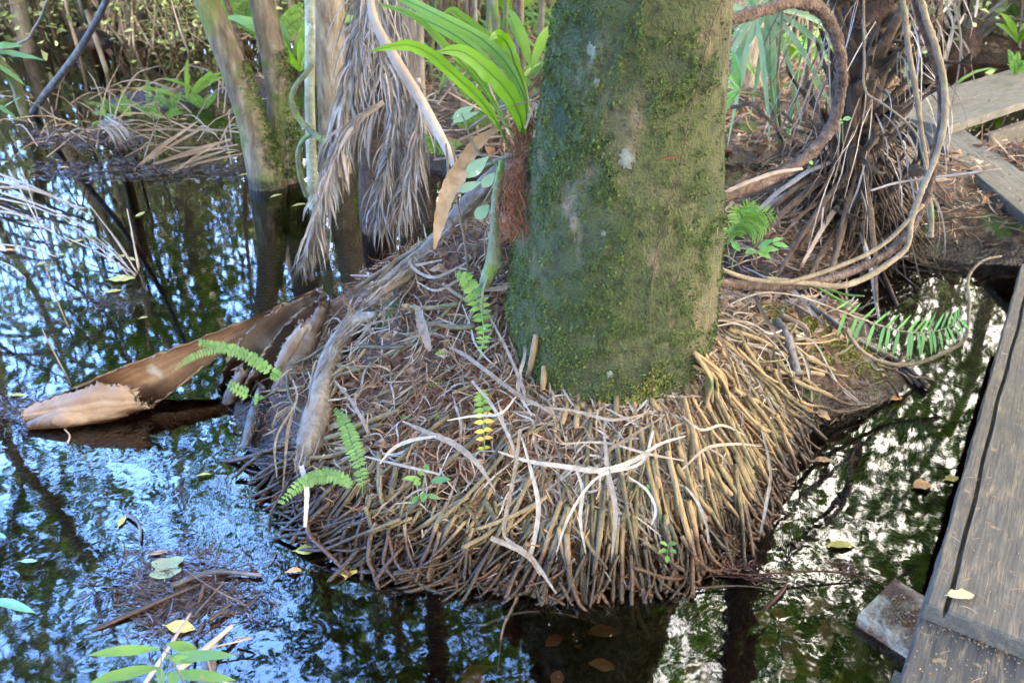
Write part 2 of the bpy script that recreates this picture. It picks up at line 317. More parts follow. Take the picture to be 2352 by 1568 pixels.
MT = dict(
    soil=mat('wet_soil', [(.012, .009, .007), (.035, .022, .014), (.075, .045, .026), (.16, .11, .07)], nscale=22, nmix=1, bump=.9, bscale=60, wet=.085, rough=.9, detail=7,
             moss=[((.05, .09, .015), 3.2, .60, .68)]),
    rootm=mat('palm_root', [(.028, .024, .014), (.07, .058, .029), (.125, .093, .044), (.195, .128, .062), (.29, .165, .07)], nscale=30, nmix=.35, bump=.5, bscale=120, wet=.105, rough=.75, wetcol=(.22, .15, .10),
             moss=[((.065, .078, .028), 7, .62, .7)]),
    strip=mat('dry_strip', [(.085, .058, .038), (.17, .133, .10), (.265, .23, .19), (.36, .33, .295)], nscale=50, nmix=.35, bump=.4, bscale=160, rough=.85, transl=.12, wet=.03),
    litter=mat('litter', [(.05, .026, .014), (.105, .055, .029), (.17, .10, .056), (.25, .18, .12), (.36, .30, .24)], nscale=30, nmix=.25, bump=.3, rough=.9, transl=.1, wet=.06),
    rust=mat('rust_needles', [(.06, .025, .014), (.13, .05, .025), (.20, .085, .04)], nmix=.2, bump=0, rough=.95, transl=.1, wet=.05),
    frond=mat('dead_leaflet', [(.06, .044, .035), (.14, .115, .097), (.24, .21, .19), (.38, .35, .33)], nscale=25, nmix=.3, bump=.3, bscale=120, rough=.85, transl=.12, wet=.06),
    stalk=mat('dead_stalk', [(.13, .09, .062), (.23, .175, .135), (.34, .28, .23)], nscale=9, nmix=.8, bump=.4, bscale=50, stretch=(1, 1, .3), rough=.8),
    wood=mat('weathered_wood', [(.035, .025, .019), (.095, .072, .053), (.175, .14, .108), (.27, .23, .19)], nscale=10, nmix=.45, bump=.8, bscale=45, rough=.85, ndist=1.2, detail=7, wet=.05),
    vine=mat('vine_bark', [(.028, .016, .011), (.058, .034, .024), (.10, .064, .046), (.165, .12, .09)], nscale=26, nmix=.75, bump=1, bscale=90, rough=.9, detail=7),
    vinet=mat('tan_vine', [(.08, .058, .035), (.14, .105, .066), (.21, .165, .11)], nscale=16, nmix=.7, bump=.5, bscale=80, rough=.85, patch=[((.10, .13, .05), 7, .58, .66)]),
    twig=mat('twig', [(.06, .043, .03), (.13, .098, .072), (.22, .185, .15)], nscale=20, nmix=.5, bump=.4, bscale=90, rough=.9, wet=.04),
    mossy=mat('mossy_stem', [(.065, .075, .035), (.11, .115, .065), (.18, .185, .13)], nscale=14, nmix=.85, bump=.6, bscale=90, rough=.9, moss=[((.10, .15, .03), 6, .5, .6)]),
    barkm=mat('mossy_bark', [(.07, .052, .036), (.13, .10, .07), (.19, .155, .11), (.26, .22, .17)], nscale=26, nmix=.95, bump=1, bscale=55, stretch=(1, 1, .35), rough=.9, detail=7),
    barkg=mat('grey_bark', [(.06, .05, .038), (.11, .092, .07), (.17, .145, .115), (.25, .225, .19)], nscale=12, nmix=.8, bump=.7, bscale=40, stretch=(1, 1, .4), rough=.9, detail=6, moss=[((.10, .13, .04), 1.6, .56, .7)], patch=[((.42, .45, .40), 3.5, .66, .7)]),
    strap=mat('strap_fern_leaf', [(.075, .16, .015), (.125, .24, .022), (.20, .31, .04)], nscale=5, nmix=.6, bump=.15, bscale=60, rough=.42, transl=.42, spec=.5),
    fern=mat('fern_leaf', [(.05, .12, .02), (.11, .22, .035), (.19, .30, .06)], nscale=12, nmix=.4, bump=.2, rough=.5, transl=.38, spec=.4, patch=[((.24, .16, .05), 22, .66, .72)]),
    fernl=mat('pale_fern_leaf', [(.06, .13, .03), (.10, .20, .05), (.155, .26, .075)], nscale=12, nmix=.4, bump=.2, rough=.5, transl=.38, spec=.4, patch=[((.22, .18, .06), 20, .68, .74)]),
    yfern=mat('yellowing_leaf', [(.20, .30, .04), (.42, .40, .05), (.50, .30, .06), (.46, .20, .05)], nscale=5, nmix=.3, bump=.2, rough=.6, transl=.35),
    gleaf=mat('green_leaf', [(.06, .17, .04), (.11, .26, .06), (.20, .36, .09)], nscale=10, nmix=.4, bump=.15, rough=.4, transl=.3, spec=.5),
    oleaf=mat('grey_green_leaf', [(.10, .19, .10), (.17, .27, .15), (.27, .37, .24)], nscale=14, nmix=.5, bump=.15, rough=.45, transl=.25, spec=.5, patch=[((.5, .55, .48), 40, .68, .72)]),
    canopy=mat('canopy_leaf', [(.035, .075, .018), (.06, .12, .026), (.10, .17, .035), (.15, .21, .05)], nmix=.1, bump=0, rough=.55, transl=.5, spec=.35),
    under=mat('understorey_leaf', [(.11, .13, .06), (.18, .23, .085), (.28, .34, .13), (.42, .44, .26)], nmix=.1, bump=0, rough=.55, transl=.32, spec=.35),
    yleaf=mat('fallen_yellow_leaf', [(.28, .21, .035), (.33, .27, .06), (.37, .33, .12)], nscale=30, nmix=.6, bump=.2, rough=.45, transl=.15, patch=[((.45, .26, .08), 16, .64, .72)]),
    orleaf=mat('fallen_orange_leaf', [(.38, .14, .05), (.50, .24, .08), (.58, .36, .18)], nscale=30, nmix=.6, bump=.2, rough=.5, transl=.1),
    brleaf=mat('fallen_brown_leaf', [(.14, .08, .045), (.25, .16, .09), (.38, .27, .17)], nscale=18, nmix=.7, bump=.3, rough=.7, transl=.12),
    tanleaf=mat('dry_tan_leaf', [(.26, .17, .08), (.36, .25, .13), (.42, .31, .18)], nscale=20, nmix=.8, bump=.2, rough=.7),
    padleaf=mat('grey_green_pad', [(.10, .12, .055), (.14, .16, .08), (.19, .21, .12)], nscale=14, nmix=.8, bump=.2, rough=.4),
    sheath=mat('palm_sheath', [(.065, .028, .013), (.15, .082, .043), (.225, .15, .092), (.29, .22, .155)], nscale=6, nmix=.5, bump=.35, bscale=60, rough=.7, detail=7, ndist=.6, wet=.03, patch=[((.30, .28, .25), 5, .60, .66)]),
    sheathd=mat('old_sheath', [(.03, .02, .016), (.085, .05, .034), (.15, .11, .085), (.26, .225, .19)], nscale=7, nmix=.9, bump=.4, bscale=60, rough=.75, detail=7, ndist=.6, wet=.08),
    boot=mat('leaf_base', [(.018, .011, .008), (.04, .025, .016), (.075, .05, .033), (.14, .10, .072)], nscale=16, nmix=.6, bump=.7, bscale=70, rough=.9, detail=6),
    bootdark=mat('fibre_core', [(.02, .013, .01), (.05, .03, .02), (.09, .055, .035)], nscale=20, nmix=.9, bump=1, bscale=60, rough=.95, detail=6),
    deadwood=mat('black_wet_wood', [(.02, .018, .018), (.06, .055, .055), (.14, .13, .125)], nscale=14, nmix=.8, bump=.6, rough=.5),
    concrete=mat('old_concrete', [(.18, .13, .08), (.26, .20, .13), (.34, .27, .185)], nscale=30, nmix=1, bump=.9, bscale=70, rough=.9, detail=7, moss=[((.15, .12, .05), 4, .58, .68), ((.10, .05, .028), 8, .50, .57)]),
    crumbs=mat('seed_crumbs', [(.12, .065, .03), (.20, .125, .06), (.28, .20, .11)], nmix=.1, bump=0, rough=.8),
    mossm=mat('moss_tufts', [(.022, .036, .010), (.04, .062, .014), (.068, .095, .02), (.11, .135, .034)], nmix=.5, nscale=6, bump=0, rough=.9, transl=.1),
    mossy2=mat('yellow_moss', [(.08, .09, .016), (.14, .145, .03), (.20, .195, .05)], nmix=.2, nscale=6, bump=0, rough=.9, transl=.2),
    bronze=mat('metal_bracket', [(.25, .26, .27), (.4, .41, .42)], nmix=1, bump=.2, rough=.5),
)
# ------------------------------------------------------------------ ground sheet
def axis(lo, hi, st, far):
    a = list(np.arange(lo, hi + 1e-6, st)); g = st; x = a[-1]
    while x < far: g *= 1.28; x += g; a.append(x)
    g = st; x = a[0]
    while x > -far: g *= 1.28; x -= g; a.insert(0, x)
    return np.array(a)
X, Y_ = np.meshgrid(axis(-4, 4.2, .03, 600), axis(.6, 8.4, .03, 600), indexing='ij')
mb = MB(); ni, nj = X.shape
i, j = np.meshgrid(np.arange(ni - 1), np.arange(nj - 1), indexing='ij')
mb.add(np.stack([X, Y_, gz(X, Y_)], -1).reshape(-1, 3), np.stack([i * nj + j, (i + 1) * nj + j, (i + 1) * nj + j + 1, i * nj + j + 1], -1).reshape(-1, 4), None, rng.random(ni * nj))
tag(mb.build('ground', MT['soil'], origin=(0, 0, 0)), 'black swamp mud and soil with low banks', kind='structure')

# ------------------------------------------------------------------ water: tannin brown, a clear surface over an absorbing volume
m = bpy.data.materials.new('swamp_water'); m.use_nodes = True; nt = m.node_tree; nt.nodes.clear(); LK = nt.links.new
def N(t, **k):
    n = nt.nodes.new(t)
    for a, b in k.items(): setattr(n, a, b)
    return n
o = N('ShaderNodeOutputMaterial'); gl = N('ShaderNodeBsdfGlossy'); gl.inputs['Roughness'].default_value = .03; tr = N('ShaderNodeBsdfTransparent')
fr = N('ShaderNodeFresnel'); fr.inputs['IOR'].default_value = 1.7
ms = N('ShaderNodeMixShader'); LK(fr.outputs[0], ms.inputs[0]); LK(tr.outputs[0], ms.inputs[1]); LK(gl.outputs[0], ms.inputs[2]); LK(ms.outputs[0], o.inputs['Surface'])
va = N('ShaderNodeVolumeAbsorption'); va.inputs['Color'].default_value = (.62, .33, .10, 1); va.inputs['Density'].default_value = 6.5; LK(va.outputs[0], o.inputs['Volume'])
g = N('ShaderNodeNewGeometry'); sp = N('ShaderNodeSeparateXYZ'); LK(g.outputs['Position'], sp.inputs[0])
near = N('ShaderNodeMapRange'); near.inputs['From Min'].default_value = 2.5; near.inputs['From Max'].default_value = 1.8; LK(sp.outputs['Y'], near.inputs['Value'])
n1 = N('ShaderNodeTexNoise'); n1.inputs['Scale'].default_value = 1.5; n1.inputs['Detail'].default_value = 2; LK(g.outputs['Position'], n1.inputs['Vector'])
pm = N('ShaderNodeMapRange'); pm.inputs['From Min'].default_value = .36; pm.inputs['From Max'].default_value = .58; pm.inputs['To Min'].default_value = .05; LK(n1.outputs['Fac'], pm.inputs['Value'])
lf = N('ShaderNodeMapRange'); lf.inputs['From Min'].default_value = 1.05; lf.inputs['From Max'].default_value = .65; lf.inputs['To Min'].default_value = .16; LK(sp.outputs['X'], lf.inputs['Value'])
m0 = N('ShaderNodeMath', operation='MULTIPLY'); LK(near.outputs[0], m0.inputs[0]); LK(lf.outputs[0], m0.inputs[1])
mu = N('ShaderNodeMath', operation='MULTIPLY'); LK(m0.outputs[0], mu.inputs[0]); LK(pm.outputs[0], mu.inputs[1])
am = N('ShaderNodeMath', operation='MULTIPLY_ADD'); LK(mu.outputs[0], am.inputs[0]); am.inputs[1].default_value = .042; am.inputs[2].default_value = .0025
n2 = N('ShaderNodeTexNoise'); n2.inputs['Scale'].default_value = 15; n2.inputs['Detail'].default_value = 1.5; n2.inputs['Roughness'].default_value = .5; n2.inputs['Distortion'].default_value = 1.0; LK(g.outputs['Position'], n2.inputs['Vector'])
bp = N('ShaderNodeBump'); bp.inputs['Distance'].default_value = .022; LK(am.outputs[0], bp.inputs['Strength']); LK(n2.outputs['Fac'], bp.inputs['Height'])
LK(bp.outputs[0], gl.inputs['Normal']); LK(bp.outputs[0], fr.inputs['Normal'])
mb = MB(); a = 45.; v = np.array([[-a, -a, 0], [a, -a, 0], [a, a, 0], [-a, a, 0], [-a, -a, -.6], [a, -a, -.6], [a, a, -.6], [-a, a, -.6]])
mb.add(v, [[0, 1, 2, 3], [7, 6, 5, 4], [0, 4, 5, 1], [1, 5, 6, 2], [2, 6, 7, 3], [3, 7, 4, 0]])
tag(mb.build('water', m, smooth=False, origin=(0, 0, 0)), 'dark brown swamp water reflecting trees and sky', kind='structure')

# ------------------------------------------------------------------ the big palm: trunk, moss, skirt of roots
TX, TY = TC
_tz = np.array([.20, .30, .36, .42, .55, .75, 1.06, 1.40, 1.8, 2.6, 4, 6.5]); _tr = np.array([.285, .292, .30, .305, .318, .300, .256, .220, .21, .205, .205, .19])
def trunk_r(z): return np.interp(z, _tz, _tr)
def tx(z): return TX + np.interp(z, [.3, .55, 1.06, 1.4, 6.5], [-.024, -.026, -.008, .008, .16])    # the trunk leans a little
def fbm(v, o=4):
    return mnoise.fractal(Vector(v), 1.0, 2.0, o)
NA, NZ = 220, 260
zz = np.concatenate([np.linspace(.20, 1.75, 220), np.linspace(1.8, 6.5, 40)]); aa = np.linspace(0, 2 * math.pi, NA, endpoint=False)
tv = np.zeros((NZ, NA, 3)); tm = np.zeros((NZ, NA)); td = np.zeros((NZ, NA))
for iz in range(NZ):
    for ia in range(NA):
        z, a = zz[iz], aa[ia]; c, s = math.cos(a), math.sin(a); r = trunk_r(z)
        q = (c * 1.1, s * 1.1, z * 2.2)
        big = fbm((q[0] * 1.2, q[1] * 1.2, q[2] * .7), 3)
        streak = fbm((c * 5 + 9, s * 5, z * 1.3), 4)
        mm = fbm((c * 2.2 + 4, s * 2.2, z * 5.2), 5) * .55 + fbm((c * 8, s * 8 + 3, z * 19), 4) * .6
        bias = .12 * (-c) + .10 * (1.1 - z) + (.12 if z < .55 else 0)
        if c > .62: bias -= .20 * (c - .62) / .38 * (1.0 if z > .75 else .3)
        mask = mm + bias
        tm[iz, ia] = mask
        td[iz, ia] = r + .006 * big + .004 * streak * (1.3 if c > .5 else .6) + .009 * max(0, min(1, mask * 2.2))
        tv[iz, ia] = (tx(z) + td[iz, ia] * c, TY + td[iz, ia] * s, z)
low = np.clip((.50 - zz) / .25, 0, 1)[:, None]       # furrowed foot where roots break out
fur = (.5 + .5 * np.sin(aa * 46 + 2 * np.sin(aa * 7)))[None] ** 2 * .012 * low
tv[..., 0] -= fur * np.cos(aa)[None]; tv[..., 1] -= fur * np.sin(aa)[None]
m = bpy.data.materials.new('palm_bark'); m.use_nodes = True; nt = m.node_tree; LK = nt.links.new; b = nt.nodes['Principled BSDF']
at = N('ShaderNodeAttribute', attribute_name='rnd'); tcn = N('ShaderNodeTexCoord')
def NR(sc, lo, hi, stretch=(1, 1, 1), det=6, dist=0.):
    mp_ = N('ShaderNodeMapping'); mp_.inputs['Scale'].default_value = stretch; LK(tcn.outputs['Object'], mp_.inputs[0])
    n = N('ShaderNodeTexNoise'); n.inputs['Scale'].default_value = sc; n.inputs['Detail'].default_value = det; n.inputs['Distortion'].default_value = dist; LK(mp_.outputs[0], n.inputs['Vector'])
    r = N('ShaderNodeMapRange'); r.inputs['From Min'].default_value = lo; r.inputs['From Max'].default_value = hi; LK(n.outputs['Fac'], r.inputs['Value']); return r.outputs[0]
def MX(f, A, B):
    x = N('ShaderNodeMix', data_type='RGBA'); LK(f, x.inputs['Factor'])
    for s_, k in ((A, 'A'), (B, 'B')):
        if isinstance(s_, tuple): x.inputs[k].default_value = (*s_, 1)
        else: LK(s_, x.inputs[k])
    return x.outputs['Result']
c0 = MX(NR(16, .3, .7, (1, 1, .22)), (.065, .055, .028), (.13, .11, .058))
c0 = MX(NR(46, .50, .62, (1, 1, .3)), c0, (.155, .135, .075))
c0 = MX(NR(3.2, .42, .56, (1, 1, .8)), c0, (.058, .064, .028))
c0 = MX(NR(4.2, .53, .57, (1, 1, .7), dist=.7), c0, (.030, .041, .021))
c0 = MX(NR(7, .50, .62), c0, (.075, .082, .03))
c0 = MX(NR(2.1, .36, .62), (.048, .058, .022), c0)
c0 = MX(NR(30, .52, .70), c0, (.028, .027, .014))
c0 = MX(NR(9, .61, .67, (1, 1, .45)), c0, (.15, .12, .075))
sxx = N('ShaderNodeSeparateXYZ'); LK(tcn.outputs['Object'], sxx.inputs[0]); rx_ = N('ShaderNodeMapRange'); rx_.inputs['From Min'].default_value = .10; rx_.inputs['From Max'].default_value = .26; rx_.inputs['To Max'].default_value = .7; LK(sxx.outputs['X'], rx_.inputs['Value'])
fx_ = N('ShaderNodeMath', operation='MULTIPLY'); LK(rx_.outputs[0], fx_.inputs[0]); LK(NR(5, .38, .56, (1, 1, .35)), fx_.inputs[1])
c0 = MX(fx_.outputs[0], c0, (.125, .098, .058))       # barer, browner bark on the right side
r1 = N('ShaderNodeMapRange'); r1.inputs['From Min'].default_value = -.05; r1.inputs['From Max'].default_value = .55; LK(at.outputs['Fac'], r1.inputs['Value'])
mc = MX(NR(38, .35, .65), (.026, .036, .011), (.062, .074, .022))
c0 = MX(r1.outputs[0], c0, mc)
LK(c0, b.inputs['Base Color']); b.inputs['Roughness'].default_value = .92; b.inputs['Specular IOR Level'].default_value = .2
b1 = N('ShaderNodeBump'); b1.inputs['Strength'].default_value = .7; b1.inputs['Distance'].default_value = .012; LK(NR(55, .2, .8, (1, 1, .5)), b1.inputs['Height'])
b2 = N('ShaderNodeBump'); b2.inputs['Strength'].default_value = .8; b2.inputs['Distance'].default_value = .02; LK(NR(130, .2, .8), b2.inputs['Height']); LK(b1.outputs[0], b2.inputs['Normal'])
LK(b2.outputs[0], b.inputs['Normal'])
palm = thing('palm_tree', 'thick mossy palm trunk standing on a skirt of bare roots', 'palm tree', (TX, TY, .1))
mb = MB(); i, j = np.meshgrid(np.arange(NZ - 1), np.arange(NA), indexing='ij'); k = (j + 1) % NA
mb.add(tv.reshape(-1, 3), np.stack([i * NA + j, i * NA + k, (i + 1) * NA + k, (i + 1) * NA + j], -1).reshape(-1, 4), None, tm.ravel(), np.repeat(zz, NA))
trunk = mb.build('trunk', m, palm)
# moss tufts standing off the bark (front half, where seen)
mb = MB(); n = 110000
iz = rng.integers(0, 219, n); ia = rng.integers(0, NA, n)
mk = tm[iz, ia]; keep = (rng.random(n) < np.clip((mk + .22) * 1.25, 0, 1) ** 1.5) & (np.sin(aa[ia]) < .45); iz, ia = iz[keep], ia[keep]; n = len(iz)
ja = aa[ia] + rng.normal(0, .012, n); jz = zz[iz] + rng.normal(0, .004, n)
nd = np.stack([np.cos(ja), np.sin(ja), np.zeros(n)], 1)
rr = td[iz, ia] + .002 + .005 * rng.random(n)
pos = np.stack([tx(jz) + rr * nd[:, 0], TY + rr * nd[:, 1], jz], 1)
cloud(mb, pos, .0075, 1.4, nrm(nd * .55 + rng.normal(0, .55, (n, 3)) + np.array([0, 0, -.25])), fold=.5)
tag(mb.build('moss', MT['mossm'], palm), kind='stuff')
# yellow moss patch at the foot
mb = MB(); n = 700; ja = rng.normal(-1.38, .16, n); jz = .375 + rng.normal(0, .03, n) + .05 * np.sin(ja * 9)
nd = np.stack([np.cos(ja), np.sin(ja), np.zeros(n)], 1); rr = trunk_r(jz) + .006
cloud(mb, np.stack([tx(jz) + rr * nd[:, 0], TY + rr * nd[:, 1], jz], 1), .011, 2.5, nrm(nd * .4 + rng.normal(0, .6, (n, 3))))
tag(mb.build('yellow_moss', MT['mossy2'], palm), kind='stuff')
# pale lichen scabs
def on_trunk(x, y, off=0.):
    d = ray(x, y); t = np.linspace(.0005, .0016, 700); p = CAM + d * t[:, None]
    k = np.argmax(np.hypot(p[:, 0] - tx(p[:, 2]), p[:, 1] - TY) < trunk_r(p[:, 2]) + off); return p[k]
mlich = mat('pale_lichen', [(.065, .072, .05), (.10, .105, .08), (.145, .15, .125)], nscale=40, nmix=1, bump=.5, bscale=120, rough=.95)
for (x, y, w, h) in [(1437, 362, 34, 44), (1362, 118, 24, 26), (1355, 110, 14, 30), (1372, 190, 16, 20), (1388, 535, 18, 12), (1400, 858, 16, 22), (1365, 135, 18, 14)]:
    mb = MB(); c = on_trunk(x, y, .004); nv = nrm(np.array([c[0] - tx(c[2]), c[1] - TY, .0])); u = np.array([-nv[1], nv[0], 0]); n = 22
    a_ = np.linspace(0, 2 * math.pi, n, endpoint=False); r_ = 1 + rng.normal(0, .2, n)
    ring = [c + nv * .006 * .0 + u * px(w / 2, c) * math.cos(q) * e + np.array([0, 0, 1]) * px(h / 2, c) * math.sin(q) * e for q, e in zip(a_, r_)]
    ring = [np.array([tx(p[2]), TY, p[2]]) + nrm(np.array([p[0] - tx(p[2]), p[1] - TY, 0])) * (trunk_r(p[2]) + .006) for p in ring]
    top = c + nv * .007
    mb.add(np.vstack([ring, [top]]), None, [[q, (q + 1) % n, n] for q in range(n)])
    mb.build('lichen', mlich, palm)

# roots -----------------------------------------------------------
def surf(a, s):                                # point of the mound at angle a, fraction s of the way to the water
    r = R0 + s * (np.interp(a, _ang, _rad) - R0)
    x, y = TC[0] + r * np.cos(a), TC[1] + r * np.sin(a)
    return np.stack([x, y, gz(x, y)], -1)
roots = []
def root(a, s0, ln, r, da=0., lift=.012, tip=.0, rnd=None, start=None):
    Rm = np.interp(a, _ang, _rad) - R0; k = 5; pts = []
    s = s0
    for q in range(k):
        p = surf(np.array(a + da * q / (k - 1)), np.array(s)); p = p.copy(); p[2] = max(p[2], -.22) if s < 1 else -(s - 1) * .45
        u = q / (k - 1)
        p = p + np.array([math.cos(a), math.sin(a), 1.2]) * .55 * (lift * (1 - .2 * u) + tip * u * u) + rng.normal(0, .0010, 3)
        if u == 0 and start is not None: p[2] = start
        pts.append(p)
        nx = surf(np.array(a), np.array(min(s + .02, 1.2))); st = np.linalg.norm(nx - surf(np.array(a), np.array(s))) + 1e-4
        s += ln / (k - 1) / st * .02
        s = min(s, 1.25)
    roots.append((np.array(pts), r, rnd if rnd is not None else random.random(), lift))
def wr(a0, a1, bright): pass
for q in range(190):                           # the ring that leaves the foot of the trunk
    a = rng.uniform(-2.75, .05) if q % 4 else rng.uniform(-2.1, -.7)
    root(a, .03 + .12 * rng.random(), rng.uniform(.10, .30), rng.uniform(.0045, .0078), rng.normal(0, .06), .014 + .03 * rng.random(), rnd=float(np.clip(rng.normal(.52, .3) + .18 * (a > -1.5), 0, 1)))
for q in range(540):                          # the skirt
    a = rng.uniform(-3.4, .35) if q % 3 else rng.uniform(-2.3, -.5)
    s0 = .12 + .84 * rng.random() ** .95
    left = a < -1.95
    litterzone = left and s0 < .62
    if litterzone and rng.random() < .45: continue
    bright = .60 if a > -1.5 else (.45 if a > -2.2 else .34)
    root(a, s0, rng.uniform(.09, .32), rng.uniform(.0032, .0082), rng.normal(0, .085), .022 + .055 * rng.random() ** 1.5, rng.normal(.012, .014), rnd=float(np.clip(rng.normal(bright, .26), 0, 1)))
for q in range(150):                           # ends hanging over and into the water
    a = rng.uniform(-2.7, -.25)
    root(a, rng.uniform(.74, .99), rng.uniform(.06, .28), rng.uniform(.0038, .007), rng.normal(0, .12), .03 + .05 * rng.random(), rng.normal(.0, .02), rnd=float(np.clip(rng.normal(.5, .3), 0, 1)))
for q in range(150):                           # left waterline
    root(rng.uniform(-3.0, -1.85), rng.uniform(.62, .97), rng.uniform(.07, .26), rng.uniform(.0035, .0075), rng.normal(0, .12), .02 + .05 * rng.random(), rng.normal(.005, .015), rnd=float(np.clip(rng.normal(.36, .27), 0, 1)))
for q in range(120):                           # stubs breaking out of the foot of the trunk itself
    a = rng.uniform(-2.9, .1); z0 = .345 + rng.normal(0, .018); r_ = trunk_r(z0) - .004; c, s_ = math.cos(a), math.sin(a); p0 = np.array([tx(z0) + r_ * c, TY + r_ * s_, z0]); e = surf(np.array(a + rng.normal(0, .05)), np.array(.12 + .16 * rng.random())) + np.array([c, s_, 1]) * .012; md = np.array([tx(.3) + (r_ + .020) * c, TY + (r_ + .022) * s_, (z0 + e[2]) / 2 + .012])
    roots.append((np.array([p0, md, e]), rng.uniform(.005, .0085), float(np.clip(rng.normal(.42, .28), 0, 1)), .3))
fresh = []
for q in range(14):                            # fresh tan bundle at the right foot
    p0 = on_trunk(1588 + rng.uniform(0, 34), 806 + rng.uniform(0, 36), .012); e = G(1628 + rng.uniform(-28, 48), 945 + rng.uniform(-25, 25), .05)
    md = p0 * .5 + e * .5 + np.array([.01, -.02, .02]); fresh.append((np.array([p0, md, e]), rng.uniform(.0045, .0062), .82 + .15 * rng.random(), 1))
for (x0, y0, x1, y1) in [(1232, 770, 1212, 868), (1325, 925, 1322, 1015), (1355, 935, 1345, 990), (1302, 920, 1290, 1005), (1205, 850, 1198, 905), (1250, 840, 1246, 925)]:
    p0 = on_trunk(x0, y0, .012); e = G(x1, y1, .05) if y1 > 920 else on_trunk(x1, y1, .02)
    fresh.append((np.array([p0, p0 * .5 + e * .5 + np.array([0, -.012, .0]), e]), .0085, .85, 1))
def score(t):
    p = t[0].mean(0); return (p[2] > .03) * t[1] * np.linalg.norm(t[0][-1] - t[0][0]) / (np.linalg.norm(p - CAM)) * (1 + 20 * t[3])
roots.sort(key=lambda t: -score(t))
top = fresh + roots[:80]
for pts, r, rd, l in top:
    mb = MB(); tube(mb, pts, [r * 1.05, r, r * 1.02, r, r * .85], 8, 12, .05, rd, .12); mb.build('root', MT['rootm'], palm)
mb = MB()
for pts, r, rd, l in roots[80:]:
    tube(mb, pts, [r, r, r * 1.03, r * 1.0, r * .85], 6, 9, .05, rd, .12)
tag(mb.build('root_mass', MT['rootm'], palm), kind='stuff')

# ------------------------------------------------------------------ litter on the mound
def scatter(n, a0, a1, s0, s1, pw=1.0):
    a = rng.uniform(a0, a1, n); s = s0 + (s1 - s0) * rng.random(n) ** pw; return surf(a, s), a
mb = MB()
p, a = scatter(2600, -3.9, -1.6, .05, .92); tn = np.stack([np.cos(a), np.sin(a), -.35 * np.ones(len(a))], 1)
p[:, 2] += .022 + .032 * rng.random(len(p)); strips(mb, p, nrm(tn * .6 + rng.normal(0, .7, p.shape)), rng.uniform(.03, .14, len(p)), rng.uniform(.002, .007, len(p)), .25)
p, a = scatter(2200, -1.6, 2.4, .08, .97); p[:, 2] += .014 + .03 * rng.random(len(p))
strips(mb, p, nrm(rng.normal(0, 1, p.shape) * np.array([1, 1, .35])), rng.uniform(.03, .13, len(p)), rng.uniform(.0015, .005, len(p)), .25)
p, a = scatter(420, -3.9, -1.5, .1, .8); p[:, 2] += .02 + .02 * rng.random(len(p)); cloud(mb, p, .045, 1.7, fold=.5)
p, a = scatter(420, .2, 2.4, .1, .9); p[:, 2] += .02 + .02 * rng.random(len(p)); cloud(mb, p, .04, 1.7, fold=.5)
tag(mb.build('leaf_litter', MT['litter'], origin=(TX, TY, .1)), 'brown and grey leaf litter strewn over the root mound', kind='stuff')
mb = MB()
def rusty(n, cen, sd):                          # feathery rust coloured needles in loose tufts
    c = cen + rng.normal(0, 1, (n, 3)) * np.array([sd, sd, .010]); c[:, 2] = np.maximum(gz(c[:, 0], c[:, 1]), 0) + .02 + .034 * rng.random(n)
    strips(mb, c, nrm(rng.normal(0, 1, (n, 3)) * np.array([1, 1, .6])), rng.uniform(.015, .05, n), np.full(n, .0017), .5)
for q in range(300):
    p, a = scatter(1, -3.7, -.35, .08, .95); rusty(65, p[0], rng.uniform(.03, .075))
tag(mb.build('rust_needle_litter', MT['rust'], origin=(TX, TY, .1)), 'rusty fallen needles caught between the roots', kind='stuff')

mb = MB()
for q in range(420):                            # thin grey strips draped in a tangle over the roots
    a0 = rng.uniform(-3.5, .3) if q % 3 else rng.uniform(-2.2, -.7); s0 = rng.uniform(.12, .85); n = 5; L_ = rng.uniform(.10, .34); hd = rng.uniform(0, 6.28); c = surf(np.array(a0), np.array(s0)); pts = []
    for k in range(n):
        x, y = c[0] + math.cos(hd) * L_ * (k / (n - 1) - .5), c[1] + math.sin(hd) * L_ * (k / (n - 1) - .5); hd += rng.normal(0, .22); pts.append([x, y, max(float(gz(x, y)), 0.) + .035 + rng.uniform(0, .03)])
    w = rng.uniform(.003, .0085); ribbon(mb, np.array(pts), np.array([.5, 1, .9, .3]) * w, fold=.5, seg=16, twist=rng.normal(0, .8), wav=.15)
tag(mb.build('strip_litter', MT['strip'], origin=(TX, TY, .1)), 'tangle of thin grey leaf strips draped over the roots', kind='stuff')

